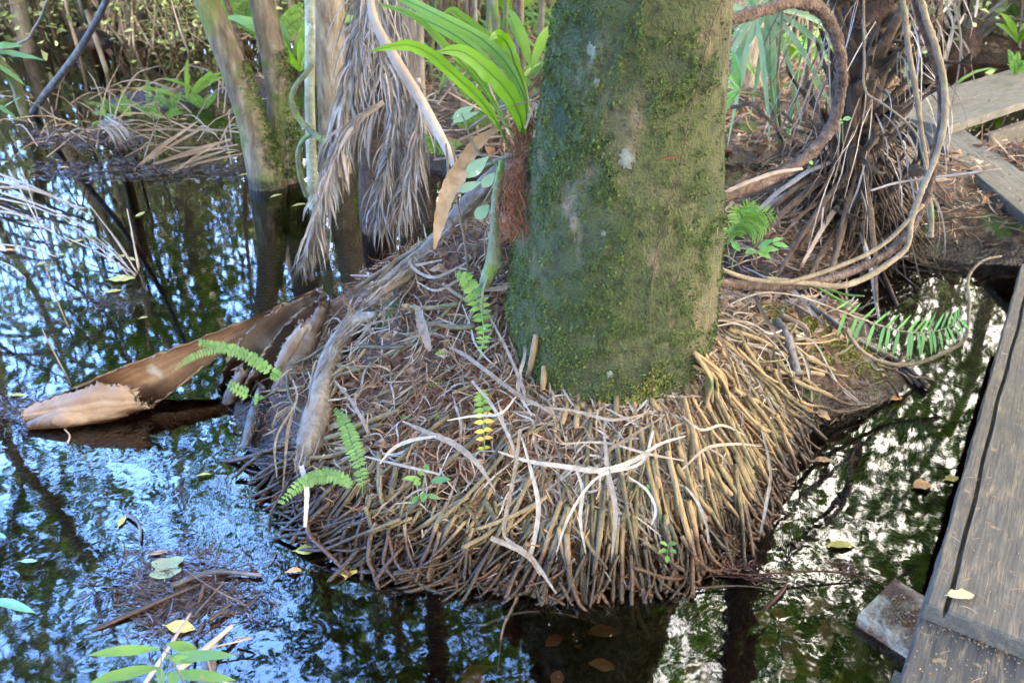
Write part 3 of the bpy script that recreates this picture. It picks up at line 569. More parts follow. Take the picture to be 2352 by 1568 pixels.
# ------------------------------------------------------------------ boardwalk
def plank_mat(name, cols, seed):
    m = bpy.data.materials.new(name); m.use_nodes = True; nt = m.node_tree; LK = nt.links.new; b = nt.nodes['Principled BSDF']
    def N(t, **k):
        n = nt.nodes.new(t)
        for a, q in k.items(): setattr(n, a, q)
        return n
    tc = N('ShaderNodeTexCoord')
    def noise(st, sc, det=6, dist=0.):
        mp = N('ShaderNodeMapping'); mp.inputs['Scale'].default_value = st; mp.inputs['Location'].default_value = (seed, seed * .7, 0); LK(tc.outputs['Object'], mp.inputs[0])
        n = N('ShaderNodeTexNoise'); n.inputs['Scale'].default_value = sc; n.inputs['Detail'].default_value = det; n.inputs['Distortion'].default_value = dist; LK(mp.outputs[0], n.inputs['Vector']); return n.outputs['Fac']
    def ramp(f, cs, lo=.3, hi=.7):
        r = N('ShaderNodeValToRGB'); e = r.color_ramp.elements
        while len(e) < len(cs): e.new(.5)
        for i, c in enumerate(cs): e[i].position = lo + (hi - lo) * i / (len(cs) - 1); e[i].color = (*c, 1)
        LK(f, r.inputs[0]); return r.outputs[0]
    def rng_(f, lo, hi):
        r = N('ShaderNodeMapRange'); r.inputs['From Min'].default_value = lo; r.inputs['From Max'].default_value = hi; LK(f, r.inputs['Value']); return r.outputs[0]
    def mix(f, A, B):
        x = N('ShaderNodeMix', data_type='RGBA'); LK(f, x.inputs['Factor']); LK(A, x.inputs['A'])
        if isinstance(B, tuple): x.inputs['B'].default_value = (*B, 1)
        else: LK(B, x.inputs['B'])
        return x.outputs['Result']
    grain = noise((1.2, 26, 26), 5, 7, .3); c = ramp(grain, cols)
    fine = noise((3, 90, 90), 6, 4); c = mix(rng_(fine, .52, .75), c, tuple(q * .45 for q in cols[0]))
    f = N('ShaderNodeMath', operation='MULTIPLY'); LK(rng_(noise((2.2, 9, 9), 4, 6), .5, .68), f.inputs[0]); LK(rng_(noise((6, 110, 110), 4, 4), .42, .58), f.inputs[1])
    c = mix(f.outputs[0], c, (.15, .115, .07))
    c = mix(rng_(noise((1, 1, 1), 26, 5), .64, .70), c, (.14, .10, .055))
    c = mix(rng_(noise((1.3, 2, 1), 2.6, 5, .6), .52, .72), c, (.045, .042, .033))
    f2 = N('ShaderNodeMath', operation='MULTIPLY'); LK(rng_(noise((1, 1.4, 1), 3.1, 4), .66, .76), f2.inputs[0]); LK(rng_(noise((5, 70, 70), 4, 5), .40, .6), f2.inputs[1])
    c = mix(f2.outputs[0], c, (.36, .35, .33))
    LK(c, b.inputs['Base Color']); b.inputs['Roughness'].default_value = .85; b.inputs['Specular IOR Level'].default_value = .25
    bp = N('ShaderNodeBump'); bp.inputs['Strength'].default_value = .8; bp.inputs['Distance'].default_value = .003; LK(grain, bp.inputs['Height'])
    b2 = N('ShaderNodeBump'); b2.inputs['Strength'].default_value = .6; b2.inputs['Distance'].default_value = .003; LK(fine, b2.inputs['Height']); LK(bp.outputs[0], b2.inputs['Normal']); LK(b2.outputs[0], b.inputs['Normal'])
    return m
PM1 = plank_mat('grey_plank', [(.046, .039, .030), (.062, .053, .041), (.083, .071, .056)], 1.); PM2 = plank_mat('dark_plank', [(.028, .025, .021), (.042, .037, .031), (.06, .053, .043)], 4.)
PM3 = plank_mat('pale_plank', [(.055, .048, .038), (.09, .08, .063), (.13, .115, .093)], 7.)
def plank(name, label, p0, p1, wid, th, m, side=1, groove=None, tilt=0., cat='plank', group='boardwalk planks'):
    """board whose seen edge runs p0 -> p1 (top edge); it extends to the right (side=1) or left of that direction"""
    p0, p1 = np.array(p0, float), np.array(p1, float); ln = np.linalg.norm(p1 - p0); d = (p1 - p0) / ln
    nl = max(8, int(ln / .03)); cols = np.array([0, .004] + list(np.linspace(.03, wid - .03, 12)) + [wid - .004, wid])
    if groove: cols = np.sort(np.r_[cols, groove - .006, groove - .002, groove + .002, groove + .006])
    xs = np.r_[0, .004, np.linspace(.02, ln - .02, nl), ln - .004, ln]
    xx, yy = np.meshgrid(xs, cols, indexing='ij'); edge = np.minimum(np.minimum(xx, ln - xx), np.minimum(yy, wid - yy))
    z = np.where(edge < .002, -.005, 0) + .0004 * np.sin(yy * 160 + np.sin(xx * 3) * 2) + rng.normal(0, .0004, xx.shape)
    if groove:
        z = np.where(np.abs(yy - groove) < .003, z - .018, z)
        yy = yy + np.where(np.abs(yy - groove) < .02, .002 * np.sin(xx * 5) + .0015 * np.sin(xx * 17), 0)
    wob = np.where(yy < .01, .0012 * np.sin(xx * 23) + .0008 * rng.normal(size=xx.shape), 0); yy = yy + wob
    mb = MB(); a, b_ = xx.shape
    i, j = np.meshgrid(np.arange(a - 1), np.arange(b_ - 1), indexing='ij'); q = np.stack([i * b_ + j, (i + 1) * b_ + j, (i + 1) * b_ + j + 1, i * b_ + j + 1], -1).reshape(-1, 4)
    nv = a * b_; v1 = np.stack([xx, yy, z], -1).reshape(-1, 3); v2 = np.stack([xx, yy, np.full_like(xx, -th)], -1).reshape(-1, 3)
    per = [r * b_ for r in range(a)] + [(a - 1) * b_ + c for c in range(1, b_)] + [r * b_ + b_ - 1 for r in range(a - 2, -1, -1)] + [c for c in range(b_ - 2, 0, -1)]
    s = [[per[k], per[(k + 1) % len(per)], per[(k + 1) % len(per)] + nv, per[k] + nv] for k in range(len(per))]
    if side < 0: v1[:, 1] *= -1; v2[:, 1] *= -1
    mb.add(np.vstack([v1, v2]), np.vstack([q, q[:, ::-1] + nv, s]))
    o = mb.build(name, m, smooth=False, origin=(0, 0, 0)); o.location = p0
    xd = Vector(d); zd = Vector((0, 0, 1)); yd = zd.cross(xd).normalized(); zd = xd.cross(yd)
    from mathutils import Matrix
    o.rotation_euler = Matrix((xd, yd, zd)).transposed().to_euler()
    return tag(o, label, cat, group)
def ext(p, q, k):                              # q pushed k metres on, seen from p
    p, q = np.array(p), np.array(q); return q + (q - p) / np.linalg.norm(q - p) * k
e0, e1 = P(2128, 1384, .25), P(2333, 655, .25)
plank('boardwalk_plank', 'long grey plank with a split along its edge, end resting on the lower plank', e0, ext(e0, e1, .25), .30, .048, PM1, -1, groove=.040)
dirp = (e1 - e0) / np.linalg.norm(e1 - e0); prp = np.array([dirp[1], -dirp[0], 0])
plank('boardwalk_plank', 'plank lying to the right of the split grey plank', e0 + prp * .308 + dirp * .01 + np.array([0, 0, -.001]), e0 + prp * .308 + dirp * 2.2, .30, .048, PM1, -1)
l0 = P(2112, 1415, .2); l1 = P(2066, 1568, .2)
plank('boardwalk_plank', 'dark lower plank strewn with crumbs, running under the end of the split plank', ext(l1, l0, .25), ext(l0, l1, 1.3), .232, .046, PM2, 1)
plank('boardwalk_plank', 'dark lower plank beside the crumb strewn one, past a narrow gap', ext(l1, l0, .25) + prp * .240, ext(l0, l1, 1.3) + prp * .240, .25, .046, PM2, 1)
b0, b1 = P(2112, 292, .24), P(2352, 492, .24)
plank('boardwalk_plank', 'grey plank slanting between the leaf base palm bank and the far planks', ext(b1, b0, .02), ext(b0, b1, .9), .27, .05, PM3, 1)
c0_, c1_ = P(2108, 284, .27), P(2250, 306, .27)
f0, f1 = P(2245, 308, .29), P(2352, 272, .29)
far_d = nrm(P(2352, 272, .29) - P(2245, 310, .29))
plank('boardwalk_plank', 'pale far plank, the nearer of two that cross to the right', P(2180, 292, .29), P(2180, 292, .29) + far_d * 2.2, .27, .05, PM3, 1)
fs = P(2180, 292, .29) + np.array([-far_d[1], far_d[0], 0]) * .278 - far_d * .16
plank('boardwalk_plank', 'pale far plank, the farther of two that cross to the right', fs, fs + far_d * 2.3, .27, .05, PM3, 1)
plank('support_beam', 'grey beam on edge below the far planks', P(2262, 318, .2) + np.array([.06, .05, 0]), P(2262, 318, .2) + np.array([.06, .05, 0]) + far_d * 1.6, .05, .13, PM1, 1, cat='beam', group='beams under the boardwalk')
plank('support_beam', 'dark beam under the far planks beside the leaf base palm', P(2055, 282, .22), P(2120, 300, .22), .05, .12, PM1, 1, cat='beam', group='beams under the boardwalk')
mb = MB(); 
def box(mb, c, d, sx, sy, sz, rough=.0, n=6):
    """roughened block; d = direction of its x axis in plan, c = centre of the top"""
    d = np.array([d[0], d[1], 0]); d /= np.linalg.norm(d); e = np.array([-d[1], d[0], 0]); u = np.linspace(-.5, .5, n)
    for f, (a, b_, cst) in enumerate([((0, 1), (1, 1), 2), ((0, 1), (1, 1), -2), ((0, 1), (2, 1), 1), ((0, 1), (2, 1), -1), ((1, 1), (2, 1), 0), ((1, 1), (2, 1), -3)]):
        g = np.zeros((n, n, 3)); A, B = np.meshgrid(u, u, indexing='ij'); g[..., a[0]] = A; g[..., b_[0]] = B
        ax = {2: 2, -2: 2, 1: 1, -1: 1, 0: 0, -3: 0}[cst]; g[..., ax] = .5 if cst >= 0 else -.5
        edge = (np.sum(np.abs(g) > .49, -1) > 1); g = g * np.where(edge, .985, 1)[..., None]
        g = g + rough * np.stack([sn(g[..., 1] * 9 + 1, g[..., 2] * 9, 2, 1), sn(g[..., 0] * 9, g[..., 2] * 9, 2, 2), sn(g[..., 0] * 9, g[..., 1] * 9, 2, 3)], -1)
        v = np.array(c) + g[..., :1] * sx * d + g[..., 1:2] * sy * e + (g[..., 2:] - .5) * sz * np.array([0, 0, 1.])
        i, j = np.meshgrid(np.arange(n - 1), np.arange(n - 1), indexing='ij'); q = np.stack([i * n + j, (i + 1) * n + j, (i + 1) * n + j + 1, i * n + j + 1], -1).reshape(-1, 4)
        mb.add(v.reshape(-1, 3), q, None, .5)
cp = [P(2064, 1330, .04), P(1994, 1424, .04), P(2094, 1488, .04)]
cc = (cp[0] + cp[2]) / 2 + nrm(cp[0] - cp[1]) * 0 + (nrm(cp[2] - cp[1]) * .03)
box(mb, cc, cp[2] - cp[1], np.linalg.norm(cp[2] - cp[1]) + .1, np.linalg.norm(cp[0] - cp[1]), .45, .006, 14)
tag(mb.build('concrete_pier', MT['concrete'], smooth=False), 'stained concrete block standing in the water under the plank corner', 'pier')
mb = MB(); box(mb, P(1900, 322, .13) + np.array([.35, 0, 0]), far_d, .16, .16, .5, .02, 8)
tag(mb.build('concrete_pier', MT['concrete'], smooth=False), 'small grey block under the far boardwalk beside the leaf base palm', 'pier')
mb = MB(); box(mb, P(2056, 1570, .15) + prp * .06, dirp, .09, .14, .6, .01, 6)
tag(mb.build('support_post', PM2, smooth=False), 'submerged mossy post under the dark lower plank', 'post')
# crumbs and twigs on the boards
mb = MB()
def crumbs(n, f, z, s=.005):
    p = np.array([P(*f(), z) for _ in range(n)]); p[:, 2] += .003; cloud(mb, p, s, 1.4, fold=.6)
def lower(): 
    while 1:
        x, y = rng.uniform(2080, 2350), rng.uniform(1420, 1568)
        if x > 2110 - (y - 1415) * .3 + 6: return x, y
crumbs(90, lower, .2)
crumbs(60, lambda: (2140 + (t := rng.random()) * 205, 1432 + t * 80 + rng.normal(0, 10)), .2, .006)
crumbs(300, lambda: (rng.normal(2068, 22), rng.normal(1408, 26)), .042, .0065)
def upper():
    while 1:
        x, y = rng.uniform(2140, 2352), rng.uniform(700, 1440)
        if x > 2140 + (1384 - y) * .284 + 6 and y < 1380 + (x - 2128) * .4: return x, y
crumbs(110, upper, .25, .0035)
q = np.array([P(*upper(), .2525) for _ in range(26)]); strips(mb, q, nrm(rng.normal(0, 1, (26, 3)) * np.array([1, 1, .02])), rng.uniform(.008, .05, 26), rng.uniform(.0008, .002, 26), .3)
q = np.array([P(*lower(), .2025) for _ in range(18)]); strips(mb, q, nrm(rng.normal(0, 1, (18, 3)) * np.array([1, 1, .02])), rng.uniform(.006, .04, 18), rng.uniform(.0008, .002, 18), .3)
for (x0, x1, y0, y1, z, n) in [(2130, 2350, 215, 300, .292, 90), (2150, 2340, 330, 480, .243, 90)]:
    q = np.array([P(rng.uniform(x0, x1), rng.uniform(y0, y1), z) for _ in range(n)])
    if z < .25:
        t = rng.random(n); q = (P(2120, 298, z) + (P(2350, 490, z) - P(2120, 298, z)) * t[:, None]) + np.array([.1, .02, 0]) * (.3 + rng.random((n, 1)) * 1.6)
    cloud(mb, q, .012, 1.8)
tag(mb.build('plank_debris', MT['crumbs'], origin=(1.2, 1.3, .25)), 'seed crumbs and bits of twig scattered on the boards', kind='stuff')
# ------------------------------------------------------------------ forest
def sprays(mb, tips, n, sd, size, asp=2.2, squash=.75):
    t = np.array(tips); k = rng.integers(0, len(t), n); off = rng.normal(0, 1, (n, 3)) * sd * np.array([1, 1, squash])
    cloud(mb, t[k] + off, size, asp)
def tree(name, label, cat, Ht, r, lo, nl, nleaf, size, sd, reach, bark, leafm, seed, lean=(0, 0), group=None, base=(0, 0, 0), wig=.12, sub=3):
    """tapered trunk, limbs that fork, leaves spread through clumps round the limb ends"""
    st = random.getstate(); random.seed(seed)
    th = thing(name, label, cat, base, group); B = np.array(base, float)
    k = 7; pts = []
    for i in range(k):
        u = i / (k - 1); pts.append(B + np.array([lean[0] * u + random.gauss(0, wig) * u, lean[1] * u + random.gauss(0, wig) * u, -.35 + (Ht + .35) * u]))
    pts = np.array(pts); mb = MB(); tube(mb, pts, [r * 1.6, r * 1.05, r * .92, r * .8, r * .62, r * .42, r * .16], 12, 34, .05)
    tips = []; fine = cr(pts, 60)
    for q in range(nl):
        z = lo + (Ht - lo) * (q + random.random()) / nl; i = int(min(59, z / Ht * 59)); p = fine[i]; a = q * 2.4 + random.gauss(0, .5)
        ln = reach * (1 - .45 * (z - lo) / max(.1, Ht - lo)) * random.uniform(.6, 1.15)
        d = np.array([math.cos(a), math.sin(a), random.uniform(.1, .7)]); e = p + d * ln; mid = p + d * ln * .5 + np.array([0, 0, .12 * ln]) + np.array([random.gauss(0, .1), random.gauss(0, .1), 0])
        rl = r * .32 * (1 - .6 * z / Ht) + .006
        tube(mb, [p, mid, e], [rl, rl * .7, rl * .3], 6, 9, .05); tips += [mid * .4 + e * .6, e]
        for w in range(sub):
            f = random.uniform(.35, .9); s = p + (e - p) * f; b = a + random.choice((-1, 1)) * random.uniform(.5, 1.2)
            e2 = s + np.array([math.cos(b), math.sin(b), random.uniform(-.2, .6)]) * ln * random.uniform(.3, .55); tube(mb, [s, (s + e2) / 2 + np.array([0, 0, .05]), e2], [rl * .45, rl * .3, rl * .12], 4, 6); tips.append(e2)
    mb.build('trunk', bark, th)
    if nleaf:
        mb = MB(); sprays(mb, tips, nleaf, sd, size); mb.build('crown', leafm, th)
    random.setstate(st); return th
GT = 'trees of the flooded wood'
LBL = set()
def uniq(s):
    assert s not in LBL, s
    LBL.add(s); return s
ORD = ['first', 'second', 'third', 'fourth', 'fifth', 'sixth', 'seventh', 'eighth', 'ninth', 'tenth', 'eleventh', 'twelfth', 'thirteenth', 'fourteenth', 'fifteenth', 'sixteenth', 'seventeenth', 'eighteenth', 'nineteenth', 'twentieth',
       'twenty-first', 'twenty-second', 'twenty-third', 'twenty-fourth', 'twenty-fifth', 'twenty-sixth', 'twenty-seventh', 'twenty-eighth', 'twenty-ninth', 'thirtieth', 'thirty-first', 'thirty-second', 'thirty-third', 'thirty-fourth', 'thirty-fifth', 'thirty-sixth', 'thirty-seventh', 'thirty-eighth', 'thirty-ninth', 'fortieth']
proto = [tree('swamp_tree', 'x', 'tree', 9.5, .13, 3.6, 13, 1150, .15, .27, 2.6, MT['barkg'], MT['canopy'], 11, (.5, .2), GT),
         tree('swamp_tree', 'x', 'tree', 8.2, .10, 2.6, 14, 1050, .13, .25, 2.2, MT['barkg'], MT['canopy'], 12, (-.6, .3), GT),
         tree('swamp_tree', 'x', 'tree', 11., .16, 5.0, 12, 1150, .16, .32, 2.9, MT['barkg'], MT['canopy'], 13, (.2, -.4), GT),
         tree('swamp_tree', 'x', 'tree', 6.5, .07, 1.8, 14, 1000, .11, .24, 1.7, MT['barkg'], MT['under'], 14, (.3, .3), GT)]
def place(protos, spots, label):
    spots = sorted(spots, key=lambda s: s[0] / max(.5, abs(s[1])) if s[1] > 0 else 9 + s[0])
    used = set()
    for n, (x, y, k) in enumerate(spots):
        lb = label.format(ORD[n]); z = float(gz(x, y)); z = max(z, -.35); rz = random.uniform(0, 6.28); sc = random.uniform(.85, 1.15)
        if k not in used:
            used.add(k); o = protos[k]; o.location = (x, y, z); o.rotation_euler = (0, 0, rz); o.scale = (sc,) * 3; o['label'] = uniq(lb)
        else: dup(protos[k], (x, y, z), rz, sc, uniq(lb))
back = [(-9.5, 13.5, 0), (-7.6, 11.5, 3), (-6.1, 14.8, 2), (-5.2, 10.9, 1), (-4.2, 13.2, 3), (-3.2, 16.5, 0), (-2.6, 11.9, 2), (-1.4, 14.2, 1), (-.4, 11.4, 3), (.8, 13.4, 0), (1.9, 10.6, 1), (3.0, 12.6, 2), (4.1, 15.2, 0), (4.8, 11.1, 3), (6.2, 13.0, 1), (7.4, 10.9, 0),
        (8.6, 14.3, 2), (10.2, 12.2, 3), (-11.5, 16.5, 1), (12.2, 16.5, 0), (-8.6, 18.6, 2), (-1.0, 19, 2), (5.2, 18.8, 1), (2.0, 17.2, 3), (-5.4, 19.4, 0), (-4.3, 5.5, 3), (-5.7, 6.9, 1)]
place(proto, back, 'tall swamp tree beyond the far water, {} from the left in the back row')
proto2 = [tree('added_shade_tree', 'x', 'tree', 10.5, .16, 5.2, 16, 5600, .20, .62, 3.0, MT['barkg'], MT['canopy'], 21, (.4, .1), 'unseen trees added to shade the boardwalk'),
          tree('added_shade_tree', 'x', 'tree', 8.8, .12, 4.2, 15, 5000, .19, .6, 2.7, MT['barkg'], MT['canopy'], 22, (-.3, .4), 'unseen trees added to shade the boardwalk')]
near_ = [(5.7, 6.8, 1), (-1.9, .3, 0), (2.6, .4, 1), (4.1, 2.0, 0), (0.2, -1.2, 1), (-3.4, -.8, 1), (-4.3, 1.2, 0), (-2.2, -1.8, 0), (1.4, -2.6, 0), (4.2, -.6, 1), (-1.0, -5.2, 1), (4.9, -4.2, 0), (-5.0, -3.5, 0), (7.8, 5.4, 1), (-7.8, 7.0, 0), (6.0, 7.9, 0)]  # dense crowns out of view, added to cut sky light and fill reflections
place(proto2, near_, 'tall tree out of view, added to shade the boardwalk, {} counted clockwise')
# understorey shrubs
def shrub(name, label, Ht, ns, nleaf, size, sd, seed, leafm, spread):
    st = random.getstate(); random.seed(seed); th = thing(name, label, 'shrub', (0, 0, 0), 'shrubs of the flooded wood'); mb = MB(); tips = []
    for q in range(ns):
        a = random.uniform(0, 6.28); p0 = np.array([random.gauss(0, .2), random.gauss(0, .2), -.35]); l = Ht * random.uniform(.55, 1.05); e = p0 + np.array([math.cos(a) * spread * random.random(), math.sin(a) * spread * random.random(), l + .35])
        md = (p0 + e) / 2 + np.array([random.gauss(0, .15), random.gauss(0, .15), 0]); tube(mb, [p0, md, e], [.02, .013, .004], 5, 9, .1)
        for w in range(7):
            f = random.uniform(.3, 1); s = p0 + (e - p0) * f; e2 = s + np.array([random.gauss(0, .35), random.gauss(0, .35), random.uniform(-.15, .35)]); tube(mb, [s, e2], [.006, .002], 4, 4); tips.append(e2)
    mb.build('trunk', MT['stalk'], th); mb = MB(); sprays(mb, tips, nleaf, sd, size); mb.build('crown', leafm, th); random.setstate(st); return th
sp_ = [shrub('understorey_shrub', 'x', 2.6, 22, 2600, .075, .26, 31, MT['under'], .9), shrub('understorey_shrub', 'x', 3.6, 20, 2600, .09, .32, 32, MT['under'], 1.0), shrub('understorey_shrub', 'x', 1.7, 24, 2000, .06, .22, 33, MT['under'], .8)]
ss = []
for q in range(40):
    a = R(-40 + 80 * (q + .5) / 40 + rng.normal(0, 1)); d = rng.uniform(9.6, 13.8); ss.append((d * math.sin(a), d * math.cos(a), int(rng.integers(0, 3))))
place(sp_, ss, 'leafy understorey shrub, {} from the left along the far edge of the water')
mb = MB(); n = 52000                            # the wood beyond, one mass of leaves and stems
aa_ = R(-62) + R(124) * rng.random(n); dd_ = 14.5 + 9 * rng.random(n); hh_ = np.abs(rng.normal(0, 2.3, n)) + .1; hh_ = hh_ * (1 + .5 * np.sin(aa_ * 17) * np.sin(aa_ * 7 + 1))
cl = sn(dd_ * np.sin(aa_), hh_ * 1.6, 2.1, 3) > -.35; c = np.stack([dd_ * np.sin(aa_), dd_ * np.cos(aa_), hh_], 1)[cl]; cloud(mb, c, .23, 2.0)
tag(mb.build('far_wood', MT['under'], origin=(0, 18, 0)), 'far tangled wood closing the view across the water', kind='stuff')
mb = MB()
for q in range(1100):
    a = R(rng.uniform(-60, 60)); d = rng.uniform(11, 22); b = np.array([d * math.sin(a), d * math.cos(a), -.3]); h_ = rng.uniform(1.5, 7); e = b + np.array([rng.normal(0, .5), rng.normal(0, .4), h_]); tube(mb, [b, (b + e) / 2 + rng.normal(0, .12, 3), e], [rng.uniform(.012, .045), .016, .006], 5, 7, .1)
tag(mb.build('far_stems', MT['stalk'], origin=(0, 16, 0)), 'thicket of thin stems far across the water', kind='stuff')
# thin poles standing behind the palm
def pole(px_, py, Y, hgt, r, lean, m, label, leaves=0, name='sapling'):
    b = Q(px_, py, Y); g = float(max(gz(b[0], b[1]), -.3)); b = np.array([b[0], b[1], g]); th = thing(name, uniq(label), 'sapling', b, 'thin saplings behind the palm')
    k = 5; pts = np.array([b + np.array([lean[0] * u + random.gauss(0, .03) * (u > 0), lean[1] * u, -.1 + hgt * u]) for u in np.linspace(0, 1, k)])
    mb = MB(); tube(mb, pts, [r * 1.2, r, r * .9, r * .75, r * .4], 7, 20, .06, None, .05); mb.build('trunk', m, th)
    if leaves:
        mb = MB(); sprays(mb, [p for p in cr(pts, 12)[5:]], leaves, .3, .11, 2.6); mb.build('crown', MT['under'], th)
pl = []
for q in range(46):
    if q < 22: x, Y = 955 + 300 * (q + rng.random()) / 22, rng.uniform(5.2, 8.8)
    elif q < 30: x, Y = rng.uniform(1690, 1850), rng.uniform(5.6, 9)
    else: x, Y = rng.uniform(0, 940), rng.uniform(7.5, 11)
    pl.append((x, Y))
pl.sort()
for n, (x, Y) in enumerate(pl):
    d = ray(x, 784); lx = Y * (x - 1176) / F / CP
    pole(x, 300, Y, rng.uniform(3.2, 5.5), rng.uniform(.010, .026), (rng.normal(0, .35), rng.normal(0, .3)), random.choice([MT['twig'], MT['barkg'], MT['vine'], MT['mossy']]),
         'thin bare sapling stem, %s from the left among the far stems' % (ORD[n] if n < 40 else 'forty-' + ORD[n - 40]), 40 if n % 3 == 0 else 0)
# trees seen close enough to know one by one
def stem(th, name, pts, rad, m, n=18, seg=60, jit=.03):
    mb = MB(); tube(mb, pts, rad, n, seg, jit); return mb.build(name, m, th)
def crown_on(th, tips, n, sd=.5, size=.15):
    mb = MB(); sprays(mb, tips, n, sd, size); mb.build('crown', MT['canopy'], th)
MBK = mat('twin_bark', [(.045, .033, .021), (.09, .067, .043), (.14, .108, .072), (.20, .165, .118)], nscale=24, nmix=.95, bump=1, bscale=55, stretch=(1, 1, .3), rough=.9, detail=7,
          moss=[((.10, .115, .025), 2.3, .48, .62), ((.07, .09, .02), 7, .54, .64)], wet=.06)
b0 = P(615, 425, 0); Y0 = b0[1]
tw = thing('twin_trunk_tree', 'mossy swamp tree with two pale trunks leaning from one base in the water', 'tree', b0)
s1 = [P(618, 425, 0) + np.array([0, 0, -.35]), Q(612, 405, Y0), Q(577, 280, Y0 + .02), Q(530, 140, Y0 + .06), Q(475, 0, Y0 + .1)]
top1 = s1[-1] + (s1[-1] - s1[-2]) * 6 + np.array([.6, .3, 2.2])
stem(tw, 'trunk', s1 + [s1[-1] * .6 + top1 * .4 + np.array([0, 0, .3]), top1], [.135, .115, .082, .076, .073, .055, .02], MBK)
s2 = [P(655, 425, 0) + np.array([0, .05, -.35]), Q(652, 400, Y0 + .1), Q(645, 250, Y0 + .16), Q(625, 110, Y0 + .2), Q(600, 0, Y0 + .24)]
top2 = s2[-1] + (s2[-1] - s2[-2]) * 5 + np.array([.3, .5, 2.8])
stem(tw, 'trunk', s2 + [s2[-1] * .6 + top2 * .4, top2], [.125, .10, .078, .075, .072, .055, .02], MBK)
tips = [top1 + rng.normal(0, .8, 3) for _ in range(14)] + [top2 + rng.normal(0, .8, 3) for _ in range(14)]
crown_on(tw, tips, 1200)
mb = MB()                                       # shaggy moss on the inner sides
for pts, sx_ in ((s1, 1), (s2, .3)):
    f = cr(np.array(pts[1:4]), 400); k = rng.integers(0, 400, 2200); rad_ = np.interp(k, [0, 400], [.115, .088]); an = rng.normal(-.1 if sx_ == 1 else -.6, .5, len(k)); keep = rng.random(len(k)) < np.where(k < 170, .9, .35)
    nd = np.stack([np.cos(an), np.sin(an), 0 * an], 1); cloud(mb, (f[k] + nd * rad_[:, None])[keep], .018, 1.6, nrm(nd * .3 + rng.normal(0, .6, (len(k), 3)))[keep])
tag(mb.build('moss', MT['mossm'], tw), kind='stuff')
b = P(722, 478, 0); t3 = thing('lichen_tree', 'thin greenish trunk spotted with grey lichen, close by the dead palm fronds', 'tree', b)
q3 = [b + np.array([0, 0, -.3]), Q(720, 440, b[1]), Q(712, 250, b[1] + .02), Q(712, 0, b[1] + .05)]; tp = q3[-1] + np.array([-.2, .3, 4.])
stem(t3, 'trunk', q3 + [tp], [.05, .033, .028, .027, .01], mat('lichen_bark', [(.13, .13, .08), (.22, .22, .15), (.33, .33, .26)], nscale=12, nmix=.95, bump=.7, bscale=60, rough=.9, patch=[((.36, .42, .36), 9, .58, .64), ((.10, .13, .04), 5, .6, .68)]), 10)
crown_on(t3, [tp + rng.normal(0, .5, 3) for _ in range(10)], 900)
for (xb, yb, Yd, wpx, name_l, x0) in [(945, 236, None, 42, 'straight brown trunk with pale lichen patches behind the long bare frond stalk', 948), (1708, 268, None, 78, 'stout tan trunk streaked with moss beside the big palm and the palmetto', 1712),
                                      (770, 430, 5.1, 66, 'broad brown mossy trunk half hidden behind the hanging dead fronds', 752), (532, 150, None, 34, 'slim pale trunk glimpsed behind the leaning twin trunk', 530), (300, 88, None, 48, 'grey trunk on a little root island far out in the water', 330),
                                      (1395, 150, None, 40, 'brown trunk far behind the big palm', 1395), (2285, 120, None, 30, 'slender pale trunk standing past the far planks', 2290), (880, 150, None, 90, 'thick dark trunk behind the dead fronds and the bare stalk', 905),
                                      (215, 62, None, 30, 'dark trunk at the far edge of the open water', 195), (60, 120, None, 34, 'shadowy trunk far out beside the open water', 40)]:
    b = P(xb, yb, 0) if Yd is None else Q(xb, yb, Yd); b[2] = max(float(gz(b[0], b[1])), -.3); r = px(wpx / 2, b)
    t = thing('swamp_tree', uniq(name_l), 'tree', b, GT); u = Q(x0, 0, b[1]); tp = u + (u - b) * 1.2 + np.array([random.gauss(0, .4), .3, 3.2]); 
    stem(t, 'trunk', [b + np.array([0, 0, -.1]), b * .8 + u * .2, u, u * .5 + tp * .5, tp], [r * 1.4, r * 1.05, r, r * .75, r * .2], MT['barkm'] if 'mossy' in name_l or 'tan' in name_l else MT['barkg'], 16)
    crown_on(t, [tp + rng.normal(0, .8, 3) for _ in range(14)], 1500)
# ------------------------------------------------------------------ builders for the small things
UPZ = np.array([0, -.35, .94])
def single(mb, name, m, label, cat, group=None, smooth=True):
    return tag(mb.build(name, m, smooth=smooth), uniq(label), cat, group)
def strip(pts, wpx, label, m=None, group='dry palm leaf strips', off=.085, name='dry_leaf_strip', twist=0., fold=.35, up=None, tw0=0.):
    p = path([(q[0], q[1], q[2] if len(q) > 2 else None, q[3] if len(q) > 3 else off) for q in pts])
    w = np.array([px(v, p[len(p) // 2]) for v in np.atleast_1d(wpx)]) * (.92 if off == .085 else 1); mb = MB()
    ribbon(mb, p, w, up=up, fold=fold, seg=len(p) * 7, twist=twist, tw0=tw0, wav=.08); single(mb, name, m or MT['strip'], label, 'dry leaf', group)
def stick(pts, rpx, label, m='twig', off=.02, name='stick', cat='stick', n=7, jit=.08, knob=.1, group=None):
    p = path([(q[0], q[1], q[2] if len(q) > 2 else None, q[3] if len(q) > 3 else off) for q in pts]); r = [px(v, p[len(p) // 2]) for v in np.atleast_1d(rpx)]
    mb = MB(); tube(mb, p, r if len(r) > 1 else r * 2, n, len(p) * 7, jit, None, knob); return single(mb, name, MT[m], label, cat, group)
